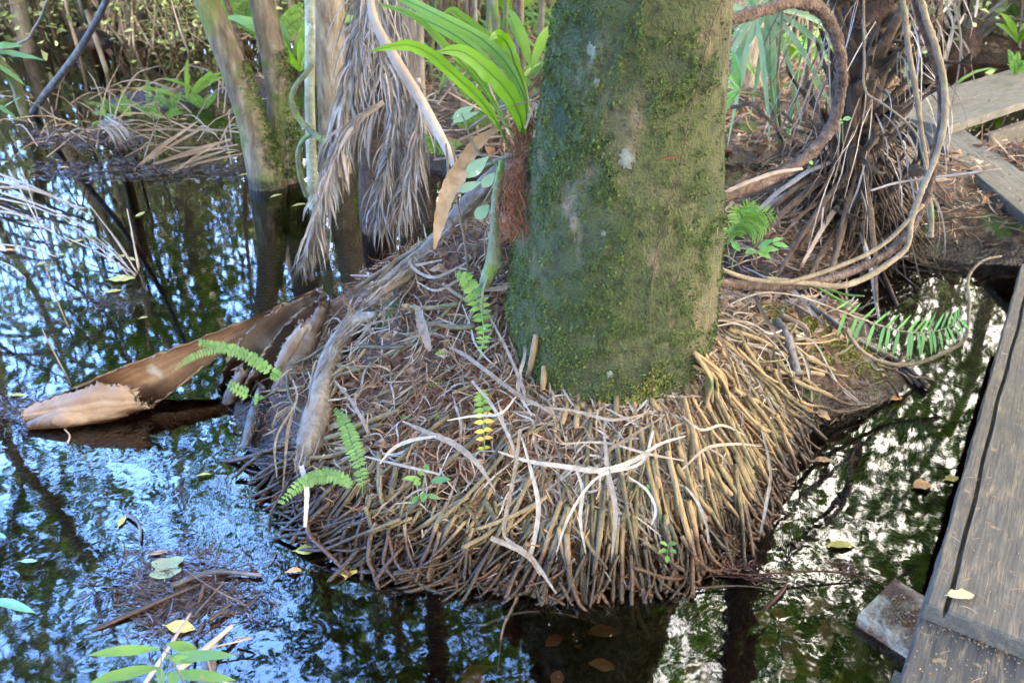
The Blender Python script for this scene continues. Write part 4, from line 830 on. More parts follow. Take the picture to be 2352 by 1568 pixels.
def fern(pts, n, plen, label, m='fern', name='fern', s0=.12, ratio=.34, fwd=.45, droop=.15, side=0, prof=(.3, .9, 1., .8, .45, .05), up=None, m2=None, lens=None, stem_m='gleaf', split=None, off=.03, twist=0., only=None):
    """arching midrib with a row of leaflets on each side"""
    p = path([(q[0], q[1], q[2] if len(q) > 2 else None, q[3] if len(q) > 3 else off) for q in pts]); th = thing(name, uniq(label), 'fern', p[0], 'ferns'); mb = MB(); c = cr(p, 60)
    ln = px(plen, p[len(p) // 2]); tube(mb, c[::4], [ln * .05, ln * .02], 5, 30); mb.build('stem', MT[stem_m], th)
    T = nrm(np.gradient(c, axis=0)); mbs = [MB(), MB()]
    for q in range(n):
        u = s0 + (1 - s0) * (q + .3) / n; i = int(u * 59); L_ = ln * (np.interp(u, [0, s0, .45, .75, 1], [.3, .6, 1, .8, .22]) if lens is None else np.interp(u, np.linspace(0, 1, len(lens)), lens))
        uv = nrm(CAM - c[i]) if up is None else np.array(up, float); S = nrm(np.cross(T[i], uv))
        for sg in (-1, 1):
            if only is not None and sg != only: continue
            d = nrm(S * sg + T[i] * fwd + rng.normal(0, .09, 3) + uv * .15)
            k = 1 if (split is not None and u < split) else 0
            leaf(mbs[k], c[i] + T[i] * ln * .06 * sg, d, L_ * rng.uniform(.88, 1.1), L_ * ratio, up=uv, droop=droop, fold=.2, seg=6, prof=np.array(prof))
    mbs[0].build('leaflets', MT[m], th)
    if mbs[1].n: mbs[1].build('yellow_leaflets', MT[m2], th)
    return th
def plant(base, leaves, label, m='gleaf', stem=None, dy=0., cat='seedling', name='seedling', rpx=2.5, stem_m='mossy', prof=LEAFP, fold=.3, droop=.15, each=True):
    """stem polyline (px,py,Y) and leaves (x0,y0,x1,y1,widthpx,Y0,Y1) drawn base -> tip"""
    th = thing(name, uniq(label), cat, base); k = 0
    for st in (stem or []):
        p = path([(q[0], q[1], None if q[2] is None else q[2] + dy, *q[3:]) for q in st]); mb = MB(); r = px(rpx, p[0]); tube(mb, p, [r, r * .6], 6, len(p) * 5, .05); mb.build('stem', MT[stem_m], th)
    mb = MB()
    for l in leaves:
        a, b = Q(l[0], l[1], l[5] + dy), Q(l[2], l[3], l[6] + dy); d = b - a; L_ = np.linalg.norm(d); mb = MB()
        up = nrm(nrm(CAM - a) * .6 + np.array([0, 0, .8])) if len(l) < 8 else l[7]
        leaf(mb, a, d, L_, px(l[4], a), up=up, droop=droop * .5, fold=fold, seg=10, prof=np.array(prof)); mb.build('leaf', MT[m], th)
    return th
def floater(x, y, lpx, wpx, ang, m, label, z=.006, prof=(.1, .7, 1, .95, .65, .08), cat='leaf', group='leaves floating on the water', base=None):
    c = P(x, y, z) if base is None else base; a = P(x - lpx / 2 * math.cos(R(ang)), y + lpx / 2 * math.sin(R(ang)), c[2]); b = P(x + lpx / 2 * math.cos(R(ang)), y - lpx / 2 * math.sin(R(ang)), c[2])
    w = px(wpx, c) / max(.35, abs(math.cos(R(ang))) * .62 + .25); mb = MB(); mid = c + np.array([0, 0, .004])
    n = 9; t = np.linspace(0, 1, n)[:, None]; pts = a + (b - a) * t + np.array([0, 0, 1]) * .005 * (1 - (2 * t - 1) ** 2) * rng.uniform(-.3, 1)
    ribbon(mb, pts, np.array(prof) * w, up=(0, 0, 1), fold=rng.uniform(.05, .2), seg=14, wav=.04)
    L_ = np.linalg.norm(b - a); tube(mb, [a - (b - a) * .14, a + (b - a) * .05], [.0012, .0015], 4, 3, 0, .5)
    single(mb, 'fallen_leaf', m, label, cat, group)

# ------------------------------------------------------------------ dead frond curtain on the left
def dead_frond(pts, n, L_, label, wid=.011, grav=.8, spread=1.0, rachis=.012, seed=0, fold=.4, fwd=.6, lens=(1, 1, .8)):
    p = path(pts); th = thing('dead_palm_frond', uniq(label), 'dead frond', p[-1], 'dead palm fronds'); c = cr(p, 80); T = nrm(np.gradient(c, axis=0))
    mb = MB(); tube(mb, c[::5], [rachis, rachis * .4], 7, 32, .08); mb.build('stalk', MT['stalk'], th); mb = MB()
    for q in range(n):
        u = (q + rng.random()) / n; i = int(u * 79); a = rng.uniform(0, 6.28); S = nrm(np.cross(T[i], np.array([math.cos(a), math.sin(a), .3])))
        L1 = L_ * np.interp(u, [0, .5, 1], lens) * rng.uniform(.55, 1.15); d0 = nrm(S * spread * rng.uniform(.4, 1) + T[i] * fwd + np.array([0, 0, -.25])); k = 5; pp = [c[i]]; d = d0
        for s in range(k - 1):
            pp.append(pp[-1] + d * L1 / (k - 1)); d = nrm(d + np.array([0, 0, -grav]) * (s + 1) / 3 + rng.normal(0, .16, 3))
        pp = np.array(pp); pp[:, 2] = np.maximum(pp[:, 2], .012 * rng.random())
        ribbon(mb, pp, np.array([.7, 1, .9, .6, .15]) * wid * rng.uniform(.6, 1.2), up=nrm(rng.normal(0, .8, 3) + np.array([0, -1, .4])), fold=fold, seg=11)
    mb.build('leaflets', MT['frond'], th); return th
YF = 3.75
dead_frond([(850, -160, 4.0), (830, 60, 3.95), (800, 200, 3.85), (770, 330, 3.75), (735, 470, 3.6), (703, 588, 3.5)], 330, .30, 'grey dead palm frond combed to a point in the water', .013, .5, .55, .012, fwd=1.1)
dead_frond([(905, -120, 4.1), (915, 120, 4.05), (912, 260, 3.95), (890, 380, 3.85), (866, 505, 3.8)], 300, .27, 'dead palm frond hanging in a dense fringe right of the combed one', .011, .9, .7)
dead_frond([(960, 180, 3.9), (965, 280, 3.85), (950, 370, 3.8), (920, 480, 3.75)], 170, .26, 'short dead frond fringe beside the bare stalk', .010, .9, .6)
dead_frond([(850, -200, 4.0), (840, -60, 3.9), (830, 60, 3.85), (825, 160, 3.8)], 80, .28, 'curly grey dead frond dangling at the top over the lichen spotted trunk', .010, .9, 1.0)
dead_frond([(870, -220, 3.9), (866, -60, 3.8), (868, 60, 3.75), (880, 180, 3.7)], 90, .30, 'loose dead frond hanging along the upper end of the bare stalk', .010, 1.0, .7)
dead_frond([(880, 235, 3.55), (835, 270, 3.5), (785, 330, 3.45), (755, 390, 3.42)], 70, .26, 'small dead frond bent across the front of the combed frond', .012, .9, .5)
dp = thing('dead_frond_palm', 'palm trunk wrapped in hanging dead fronds beside the dark water', 'palm tree', Q(860, 480, 4.15))
q = Q(860, 480, 4.15); stem(dp, 'trunk', [q + np.array([0, 0, -.5]), q, Q(872, 0, 4.2), Q(872, 0, 4.2) + np.array([.05, .1, 4])], [.09, .08, .08, .07], MT['bootdark'], 16)
sp = path([(846, -40, 3.62), (858, 40, 3.58), (905, 130, 3.5), (975, 245, 3.42), (1052, 392, 3.3)]); mb = MB(); ribbon(mb, sp, [px(15, sp[2]), px(22, sp[2]), px(25, sp[2]), px(24, sp[2]), px(20, sp[2])], fold=-.45, seg=30); tube(mb, sp + np.array([0, .008, -.004]), [.008, .016, .02, .02, .017], 10, 30, .03)
single(mb, 'frond_stalk', MT['stalk'], 'long bare pale frond stalk leaning down to the right past the dead fronds', 'frond stalk')

# ------------------------------------------------------------------ strap fern on the palm's shoulder
th = thing('strap_fern', uniq('large bright green strap leaved fern on the left shoulder of the big palm'), 'fern', Q(1195, 360, 2.42))
def frond_(pts, w, rndv, up=None, tw0=0., twist=0.):
    p = path(pts); mb = MB(); n = 44; ww = np.array(w) * .86 * px(1, p[len(p) // 2]); c = cr(p, n); wi = np.interp(np.linspace(0, 1, n), np.linspace(0, 1, len(ww)), ww) * (1 + .06 * np.sin(np.arange(n) * 1.1 + rndv * 9)) 
    ribbon(mb, c, wi, up=up, fold=.16, seg=n, rnd=rndv, tw0=tw0, twist=twist); f = mb.build('frond', MT['strap'], th)
    mb = MB(); tube(mb, c + nrm(CAM - c) * .002, [.0032, .0022, .0008], 5, n, 0, rndv); r_ = mb.build('midrib', MT['fern'], f); r_.location = (0, 0, 0)
    me = r_.data; return f
frond_([(1183, 366, 2.40), (1150, 300, 2.36), (1118, 247, 2.34), (1038, 167, 2.3), (985, 122, 2.28), (938, 104, 2.27), (895, 108, 2.26), (851, 118, 2.26)], [4, 8, 30, 34, 33, 30, 18, 3], .35, tw0=.3)
frond_([(1186, 330, 2.46), (1150, 265, 2.5), (1101, 187, 2.55), (1018, 100, 2.6), (965, 50, 2.64), (921, 20, 2.66)], [4, 10, 22, 24, 16, 3], .95, tw0=-.5)
frond_([(1190, 300, 2.5), (1160, 220, 2.52), (1118, 143, 2.56), (1050, 85, 2.6), (984, 50, 2.64), (915, 22, 2.68), (868, 8, 2.7)], [4, 10, 27, 30, 28, 14, 3], .2)
frond_([(1207, 300, 2.46), (1205, 234, 2.48), (1175, 167, 2.52), (1118, 100, 2.56), (1018, 43, 2.6), (928, 0, 2.66), (840, -30, 2.7)], [4, 9, 28, 33, 30, 22, 3], .3)
frond_([(1203, 345, 2.40), (1202, 307, 2.38), (1178, 230, 2.35), (1122, 164, 2.33), (1051, 116, 2.32), (1001, 120, 2.31)], [5, 20, 50, 50, 34, 4], .5, tw0=.15)
frond_([(1212, 290, 2.52), (1195, 200, 2.6), (1160, 140, 2.66), (1118, 90, 2.7), (1068, 47, 2.74), (1035, 24, 2.76), (1021, 28, 2.76)], [5, 16, 30, 36, 30, 18, 4], .9, tw0=-.4)
frond_([(1214, 290, 2.5), (1206, 215, 2.54), (1180, 140, 2.56), (1162, 96, 2.57), (1142, 80, 2.55), (1124, 92, 2.52)], [5, 18, 33, 34, 28, 4], .85, tw0=.2)
mb = MB(); k = 800; base_c = cr(path([(1212, 285, 2.42), (1200, 330, 2.36), (1192, 400, 2.25), (1182, 470, 2.2), (1178, 540, 2.15)]), 200)[rng.integers(0, 200, k)]
base_c[:, 0] += rng.normal(0, .016, k); strips(mb, base_c + rng.normal(0, .012, (k, 3)), nrm(rng.normal(0, .6, (k, 3)) + np.array([0, 0, -.8])), rng.uniform(.02, .07, k), np.full(k, .0022), .4); mb.build('root_fuzz', MT['rust'], th)
for pts, w, lb in [([(1228, 235, 2.35), (1218, 262, 2.33), (1206, 295, 2.32)], 6, 'narrow white strip hanging behind the strap fern base'), ([(1232, 238, 2.33), (1230, 275, 2.3), (1226, 315, 2.29)], 6, 'narrow white strip hanging against the palm beside the strap fern'), ([(1238, 232, 2.33), (1205, 236, 2.34), (1165, 248, 2.36)], 4, 'thin pale strip lying across behind the strap fern fronds')]: strip(pts, w, lb)
strip([(1170, 289, 2.5), (1130, 303, 2.48), (1095, 330, 2.45), (1062, 385, 2.42), (1030, 440, 2.38), (1012, 500, 2.36), (998, 572, 2.33)], [5, 12, 26, 38, 46, 38, 30, 6], 'large curled brown dead leaf hanging over the upper end of the log', MT['brleaf'], None, name='curled_leaf', fold=.5)

# ------------------------------------------------------------------ logs and stems on the mound
def log(pts, rpx, label, m='wood', n=16, jit=.06, off=.03, knob=.0, name='log'):
    p = path([(q[0], q[1], q[2] if len(q) > 2 else None, off) for q in pts]); r = [px(v, p[len(p) // 2]) for v in rpx]; mb = MB(); tube(mb, p, r, n + 8, len(p) * 10, jit * .6, .5, knob, True); return p, mb
p, mb = log([(1180, 372, 2.72), (1110, 440, 2.74), (1035, 525, 2.74), (985, 585, 2.66), (920, 632, 2.58), (862, 678, 2.5)], [26, 27, 27, 27, 23, 10], 'x')
for q in range(26):                            # splintered lower end
    c = p[4] * .5 + p[5] * .5 + rng.normal(0, .018, 3); d = nrm(p[5] - p[4]); strips(mb, c[None], (d + rng.normal(0, .12, 3))[None], np.array([.16]), np.array([.012]), .12)
strips(mb, cr(p, 120) + rng.normal(0, .004, (120, 3)) + nrm(CAM - p[2]) * .046, np.repeat(nrm(p[-1] - p[0])[None], 120, 0) + rng.normal(0, .06, (120, 3)), np.full(120, .09), np.full(120, .004), .1, nrmv=np.repeat(nrm(CAM - p[2])[None], 120, 0))
single(mb, 'log', MT['wood'], 'weathered grey brown log lying down the left side of the mound', 'log')
p, mb = log([(868, 742), (818, 762), (778, 815), (752, 880), (735, 960), (716, 1040), (700, 1095)], [8, 22, 26, 26, 30, 30, 16], 'x', off=.035, n=14, jit=.1)
for q in range(120):
    i = rng.integers(1, 6); c = p[i] + (p[i + 1] - p[i]) * rng.random() + rng.normal(0, .014, 3) + np.array([0, -.012, .02]); d = nrm(p[min(6, i + 1)] - p[i]); strips(mb, c[None], (d + rng.normal(0, .1, 3))[None], np.array([rng.uniform(.06, .18)]), np.array([.006]), .15)
single(mb, 'driftwood', MT['wood'], 'bent fibrous piece of grey driftwood curving down to the left waterline', 'driftwood')
stick([(1022, 522, 2.75), (960, 570, 2.7), (890, 615, 2.66), (818, 662, 2.6)], [5, 7, 7, 5], 'thin straight branch lying parallel above the weathered log', 'vinet')
stick([(1190, 352, 2.5), (1130, 375, 2.55), (1068, 410, 2.6)], [7, 6, 5], 'mossy branch crossing the top of the log', 'mossy')
ms_ = thing('mossy_sapling', uniq('greenish mossy stem with a swollen knob left of the big palm, bearing oval leaves'), 'sapling', G(1108, 662))
mb = MB(); p = path([(1108, 664, None, .0), (1122, 632, 2.28), (1134, 600, 2.28), (1136, 540, 2.3), (1138, 470, 2.33), (1146, 410, 2.36), (1152, 372, 2.4)]); tube(mb, p, [.020, .022, .026, .016, .014, .013, .010], 10, 50, .08); tube(mb, [p[2], p[2] + np.array([.022, -.012, -.01])], [.018, .014], 9, 8, .06); mb.build('trunk', MT['mossy'], ms_)
for q_, r_ in (([(1128, 620, 2.27), (1112, 660, 2.25), (1106, 715, 2.2)], [.006, .005, .003]), ([(1150, 400, 2.36), (1110, 470, 2.38), (1095, 500, 2.38)], [.004, .003, .002]), ([(1150, 385, 2.4), (1100, 350, 2.42), (1060, 260, 2.45)], [.004, .003, .002])): mb = MB(); tube(mb, path(q_), r_, 6, 14, .1); mb.build('branch', MT['mossy'], ms_)
for (x0, y0, x1, y1, w, y) in [(1072, 408, 1122, 356, 30, 2.4), (1048, 440, 1106, 415, 22, 2.4), (1108, 430, 1136, 395, 26, 2.38), (1092, 502, 1124, 468, 30, 2.36), (1070, 395, 1110, 360, 18, 2.4), (1040, 272, 1088, 242, 22, 2.5), (1040, 280, 1100, 254, 16, 2.5)]:
    mb = MB(); a, b = Q(x0, y0, y), Q(x1, y1, y); leaf(mb, a, b - a, np.linalg.norm(b - a), px(w, a), droop=.05, fold=.15, seg=10, prof=np.array([.1, .8, 1, .85, .5, .05])); mb.build('leaf', MT['oleaf'], ms_)
stick([(1080, 660), (1068, 560, 2.4), (1052, 470, 2.45), (1040, 380, 2.5)], [4, 3, 3, 2], 'thin dark twig standing left of the mossy stem', 'twig')
stick([(1030, 410, 2.7), (1028, 370, 2.72), (1024, 330, 2.74)], [3.5, 3, 2.5], 'short broken dark stem beside the foot of the bare stalk', 'twig')
stick([(1048, 405, 2.66), (1044, 360, 2.66), (1032, 318, 2.66)], [4, 3, 2.5], 'short dark stem in front of the foot of the bare stalk', 'twig')

# palm sheaths --------------------------------------------------
def sheet(mb, axis_pts, rad, a0, a1, thick=.004, nu=60, nv=26, jag=0., rnd=.5, flat=1.0):
    """curved sheet: arc from angle a0 to a1 round an axis; angle 0 = towards the eye"""
    c = cr(np.array(axis_pts), nu); u = np.linspace(0, 1, nu); r = np.interp(u, np.linspace(0, 1, len(rad)), rad); A0 = np.interp(u, np.linspace(0, 1, len(a0)), a0); A1 = np.interp(u, np.linspace(0, 1, len(a1)), a1)
    T = nrm(np.gradient(c, axis=0)); E = nrm(CAM - c); S = nrm(np.cross(T, E)); E = np.cross(S, T)
    V = []
    for o in (0, 1):
        th_ = A0[:, None] + (A1 - A0)[:, None] * np.linspace(0, 1, nv)[None]; rr = (r[:, None] - o * thick) * (1 + .03 * np.sin(th_ * 3 + u[:, None] * 14))
        V.append(c[:, None] + rr[..., None] * (np.cos(th_)[..., None] * E[:, None] * flat + np.sin(th_)[..., None] * S[:, None]))
        if jag: V[-1][:, -1] += rng.normal(0, jag, (nu, 3)); V[-1][:, 0] += rng.normal(0, jag, (nu, 3)); V[-1][0] += rng.normal(0, jag * 2, (nv, 3)); V[-1][-1] += rng.normal(0, jag, (nv, 3))
    i, j = np.meshgrid(np.arange(nu - 1), np.arange(nv - 1), indexing='ij'); q = np.stack([i * nv + j, i * nv + j + 1, (i + 1) * nv + j + 1, (i + 1) * nv + j], -1).reshape(-1, 4)
    m_ = nu * nv; rim = [k for k in range(nv)] + [k * nv + nv - 1 for k in range(1, nu)] + [(nu - 1) * nv + k for k in range(nv - 2, -1, -1)] + [k * nv for k in range(nu - 2, 0, -1)]
    s = [[rim[k], rim[(k + 1) % len(rim)], rim[(k + 1) % len(rim)] + m_, rim[k] + m_] for k in range(len(rim))]
    mb.add(np.vstack([v.reshape(-1, 3) for v in V]), np.vstack([q, q[:, ::-1] + m_, s]), None, np.clip(rnd + np.tile(rng.normal(0, .16, nv), nu * 2), 0, 1))
A_, B_, C_, D_, E_ = Q(742, 668, 2.95), Q(600, 738, 2.78), Q(450, 815, 2.62), Q(330, 880, 2.50), Q(60, 955, 2.38)
mb = MB(); k1 = px(1, C_)
sheet(mb, [A_, B_, C_, D_, Q(255, 915, 2.45), Q(160, 942, 2.42), E_], [12 * k1, 17 * k1, 32 * k1, 54 * k1, 54 * k1, 44 * k1, 20 * k1], [1.75, 1.7, 1.5, 1.45, 1.4, 1.4, 1.4], [4.55, 4.6, 4.75, 4.9, 4.9, 4.9, 4.9], jag=.003, rnd=.22)
sheet(mb, [Q(318, 886, 2.47), Q(255, 912, 2.44), Q(160, 938, 2.41), E_], [52 * k1, 51 * k1, 44 * k1, 20 * k1], [-2.2, -2.0, -1.7, -1.6], [.1, .85, .9, .9], jag=.0045, rnd=.62)
sheet(mb, [Q(292, 942, 2.40), Q(225, 950, 2.38), Q(150, 958, 2.36), Q(66, 976, 2.34)], [12 * k1, 19 * k1, 24 * k1, 10 * k1], [-2.9, -2.7, -2.2, -2], [2.4, 2.2, 1.9, 1.8], jag=.002, nv=22, rnd=.8)
single(mb, 'palm_sheath', MT['sheath'], 'big tan palm leaf sheath rolled at its end, floating left of the mound', 'palm sheath', 'fallen palm sheaths')
mb = MB(); k1 = px(1, Q(640, 800, 2.58))
for (pts, rad, a0, a1, rn) in [([(742, 676, 2.85), (665, 730, 2.74), (600, 800, 2.66), (548, 880, 2.60), (512, 950, 2.56)], [8, 34, 52, 44, 20], 1.5, 4.5, .35), ([(745, 690, 2.78), (690, 750, 2.68), (645, 830, 2.58), (600, 900, 2.50), (568, 985, 2.45)], [10, 30, 46, 40, 22], 1.3, 4.4, .7),
                            ([(745, 700, 2.72), (708, 780, 2.62), (680, 850, 2.53), (645, 930, 2.45), (622, 1000, 2.40)], [10, 24, 34, 34, 22], -1.6, 1.3, .55), ([(560, 850, 2.56), (535, 905, 2.52), (520, 950, 2.5), (530, 1000, 2.48)], [12, 17, 17, 12], -2.4, 1.8, .9), ([(700, 745, 2.6), (665, 800, 2.55), (640, 850, 2.5)], [10, 16, 12], -2, 1.5, .95)]:
    sheet(mb, [Q(*q) for q in pts], [r * k1 for r in rad], [a0, a0], [a1, a1], jag=.005, rnd=rn)
single(mb, 'palm_sheath', MT['sheathd'], 'dark old palm leaf sheath split open at the left foot of the mound', 'palm sheath', 'fallen palm sheaths')
stick([(600, 900), (580, 960, 2.32), (562, 1028, 2.2)], [7, 13, 9], 'short black waterlogged branch standing below the dark sheath', 'deadwood')
stick([(640, 880), (668, 820), (690, 770)], [8, 12, 8], 'brown fibrous stub on the dark sheath', 'wood')

# ------------------------------------------------------------------ ferns and seedlings on the mound
fern([(1100, 850), (1112, 815, None, .08), (1095, 760, None, .12), (1072, 732, None, .14), (1047, 718, None, .14)], 21, 27, 'bright sword fern frond arching over the litter left of the palm foot', 'fern', ratio=.42, fwd=.15)
fern([(836, 1160), (832, 1110, None, .06), (812, 1060, None, .08), (796, 1015, None, .08), (772, 978, None, .07)], 25, 24, 'bright sword fern frond with round leaflets near the left waterline', 'fernl', ratio=.45, fwd=.12)
fern([(1113, 1062), (1112, 1010, None, .06), (1110, 960, None, .06), (1106, 934, None, .06)], 10, 24, 'small yellowing fern frond with orange lower leaflets in the litter', 'fern', ratio=.5, fwd=.05, split=.5, m2='yfern', s0=.05, lens=(.6, .9, 1, .9, .5))
fern([(822, 1150), (790, 1140, None, .07), (745, 1146, None, .09), (700, 1166, None, .09), (646, 1202, None, .07)], 30, 20, 'pale green fern frond arching out over the water at the left', 'fernl', ratio=.5, fwd=.3, lens=(.5, .9, 1, .9, .35))
fern([(648, 884), (612, 845, 2.3), (560, 812, 2.3), (505, 795, 2.32), (452, 784, 2.34)], 30, 17, 'thin fern frond with tiny triangular leaflets before the dark sheath', 'fernl', ratio=.62, fwd=.2, lens=(.9, 1, 1, .9, .5))
fern([(520, 800, 2.31), (470, 808, 2.32), (430, 825, 2.33), (398, 852, 2.34)], 18, 11, 'fine fern tip curling down across the pale sheath', 'fernl', ratio=.5, fwd=.4, lens=(1, 1, .8, .3))
fern([(598, 918), (568, 905, 2.25), (545, 892, 2.25), (522, 878, 2.26)], 8, 16, 'small fern frond with paired pale leaflets beside the dark split sheath', 'fernl', ratio=.6, fwd=.1, lens=(.8, 1, 1, .6))
fern([(980, 905), (1010, 900, None, .03), (1040, 897, None, .03)], 8, 9, 'tiny creeping fern among the roots', 'fernl')
SD1 = G(968, 1140)[1] - .04 - 1.82
plant(G(968, 1150), [(966, 1100, 922, 1097, 16, 1.85, 1.83), (966, 1106, 950, 1112, 18, 1.84, 1.82), (990, 1105, 1036, 1098, 20, 1.85, 1.84), (976, 1080, 984, 1066, 18, 1.87, 1.88), (972, 1090, 958, 1082, 14, 1.86, 1.86), (974, 1130, 972, 1152, 18, 1.82, 1.78), (978, 1136, 1012, 1144, 14, 1.82, 1.8), (962, 1138, 944, 1156, 14, 1.82, 1.79)],
      'leafy green seedling with eight toothed leaves at the front of the mound', 'fernl', dy=SD1, stem=[[(970, 1158, None, .01), (972, 1120, 1.84), (978, 1078, 1.87)]])
SD2 = G(1534, 1290)[1] - .05 - 1.70
plant(G(1534, 1300), [(1534, 1252, 1515, 1243, 11, 1.72, 1.71), (1536, 1250, 1556, 1246, 12, 1.72, 1.72), (1532, 1262, 1512, 1268, 12, 1.71, 1.69), (1538, 1262, 1554, 1268, 12, 1.71, 1.69), (1534, 1275, 1532, 1292, 11, 1.7, 1.68)], 'small five leaved seedling among the front roots by the water', 'fern', dy=SD2, stem=[[(1532, 1300, None, .0), (1534, 1262, 1.71), (1536, 1248, 1.72)]], rpx=1.5)
for (x, y, lb) in [(1012, 813, 'tiny round leaved seedling left of the sword fern'), (929, 962, 'tiny pale seedling among the left roots'), (1490, 1122, 'tiny star shaped seedling between crossing dry strips'), (1578, 1120, 'tiny green sprout on the right front roots'), (1795, 992, 'small green leaf pair on the right roots'), (716, 718, 'small green sprig at the top of the dark sheath'), (1006, 960, 'tiny seedling beside the yellowing fern'), (930, 690, 'tiny yellow green sprout on the log litter'), (1732, 1160, 'small green sprout at the right waterline')]:
    yy = G(x, y)[1] - .04; plant(G(x, y + 6), [(x, y, x - 11, y - 4, 10, yy, yy), (x, y, x + 11, y - 5, 10, yy, yy), (x, y, x - 3, y - 12, 9, yy, yy)], lb, 'fern', [[(x, y + 8, None, 0), (x, y - 2, yy)]], rpx=1)
plant(G(1105, 740), [(1085, 728, 1120, 728, 14, 2.1, 2.09), (1105, 765, 1118, 745, 14, 2.1, 2.1)], 'pair of smooth green leaves under the pale strip by the palm foot', 'gleaf', dy=G(1108, 750)[1] - .06 - 2.1, stem=[[(1110, 770, None, 0), (1108, 740, 2.1)]], rpx=1.5)
plant(Q(1810, 655, 3.1), [(1797, 650, 1827, 648, 18, 3.08, 3.08)], 'single smooth green leaf standing on the looping vines', 'gleaf', [[(1797, 650, 3.08), (1792, 656, 3.1)]], rpx=1.2)
plant(Q(1935, 275, 3.5), [(1934, 276, 1910, 273, 13, 3.5, 3.5), (1936, 276, 1956, 270, 14, 3.5, 3.5), (1935, 280, 1930, 284, 8, 3.5, 3.48)], 'pair of bright green leaves in front of the leaf base palm', 'gleaf', [[(1936, 330, 3.52), (1935, 276, 3.5)]], rpx=1.2)
plant(Q(1860, 365, 3.7), [(1860, 365, 1845, 360, 10, 3.7, 3.7), (1860, 365, 1872, 356, 10, 3.7, 3.7), (1860, 368, 1866, 378, 9, 3.7, 3.69)], 'small leafy sprig beside the thick shaggy vine', 'gleaf', [[(1858, 390, 3.7), (1860, 362, 3.7)]], rpx=1.2)
# fine leaved fern right of the trunk
for n_, (x1, y1, lb) in enumerate([(1786, 492, 'feathery bright fern frond reaching farthest right of the palm foot'), (1770, 522, 'feathery fern frond just under the farthest reaching one'), (1742, 470, 'feathery fern frond rising highest right of the palm'), (1700, 480, 'short feathery fern frond close against the right of the palm'), (1755, 545, 'drooping feathery fern frond below its neighbours right of the palm')]):
    fern([(1672, 560, 2.62), (1690 + 4 * n_, 520, 2.6), ((1690 + x1) / 2, (505 + y1) / 2 - 6, 2.58), (x1, y1, 2.55)], 17, 42, lb, 'fern', ratio=.12, fwd=.7, s0=.15, droop=.2)
plant(Q(1690, 590, 2.6), [(1668, 540, 1642, 528, 20, 2.55, 2.52), (1680, 555, 1700, 575, 18, 2.55, 2.52), (1740, 570, 1778, 548, 16, 2.6, 2.6), (1745, 575, 1790, 570, 18, 2.6, 2.58), (1740, 578, 1770, 590, 18, 2.6, 2.57), (1738, 576, 1712, 580, 18, 2.6, 2.58), (1775, 560, 1812, 565, 14, 2.6, 2.58), (1770, 556, 1800, 545, 12, 2.6, 2.62), (1668, 552, 1655, 500, 14, 2.55, 2.55)],
      'small bush of smooth green leaves at the right foot of the palm', 'gleaf', [[(1680, 620, 2.5), (1690, 575, 2.55), (1745, 575, 2.6), (1790, 560, 2.6)], [(1676, 600, 2.5), (1668, 540, 2.55)]], rpx=1.5)
# long drooping frond over the right water
fa = fern([(1651, 712, 2.40), (1734, 675, 2.45), (1818, 677, 2.5), (1901, 703, 2.55), (2001, 740, 2.6), (2085, 762, 2.63), (2135, 762, 2.65), (2185, 748, 2.66), (2213, 728, 2.67)], 20, 50, 'long drooping fern frond with narrow leaflets reaching over the right pool', 'gleaf', ratio=.16, fwd=.15, s0=.42, droop=.35, lens=(.6, .7, .8, 1, 1, .9, .7, .5), prof=(.5, .9, 1, .9, .6, .1), only=1, stem_m='twig')
fb = fern([(1851, 685, 2.52), (1901, 702, 2.55), (2001, 739, 2.6), (2085, 761, 2.63), (2135, 761, 2.65), (2185, 747, 2.66), (2213, 727, 2.67)], 16, 42, 'upper row of narrow leaflets of the frond over the right pool', 'gleaf', ratio=.13, fwd=.9, s0=.2, droop=-.15, lens=(.6, .8, 1, 1, 1, .8, .6), prof=(.5, .9, 1, .9, .6, .1), only=-1, stem_m='twig')

for ch in list(fb.children):                    # both rows belong to one frond
    if ch.name.startswith('stem'): bpy.data.objects.remove(ch); continue
    ch.parent = fa; ch.location = fb.location - fa.location
bpy.data.objects.remove(fb)
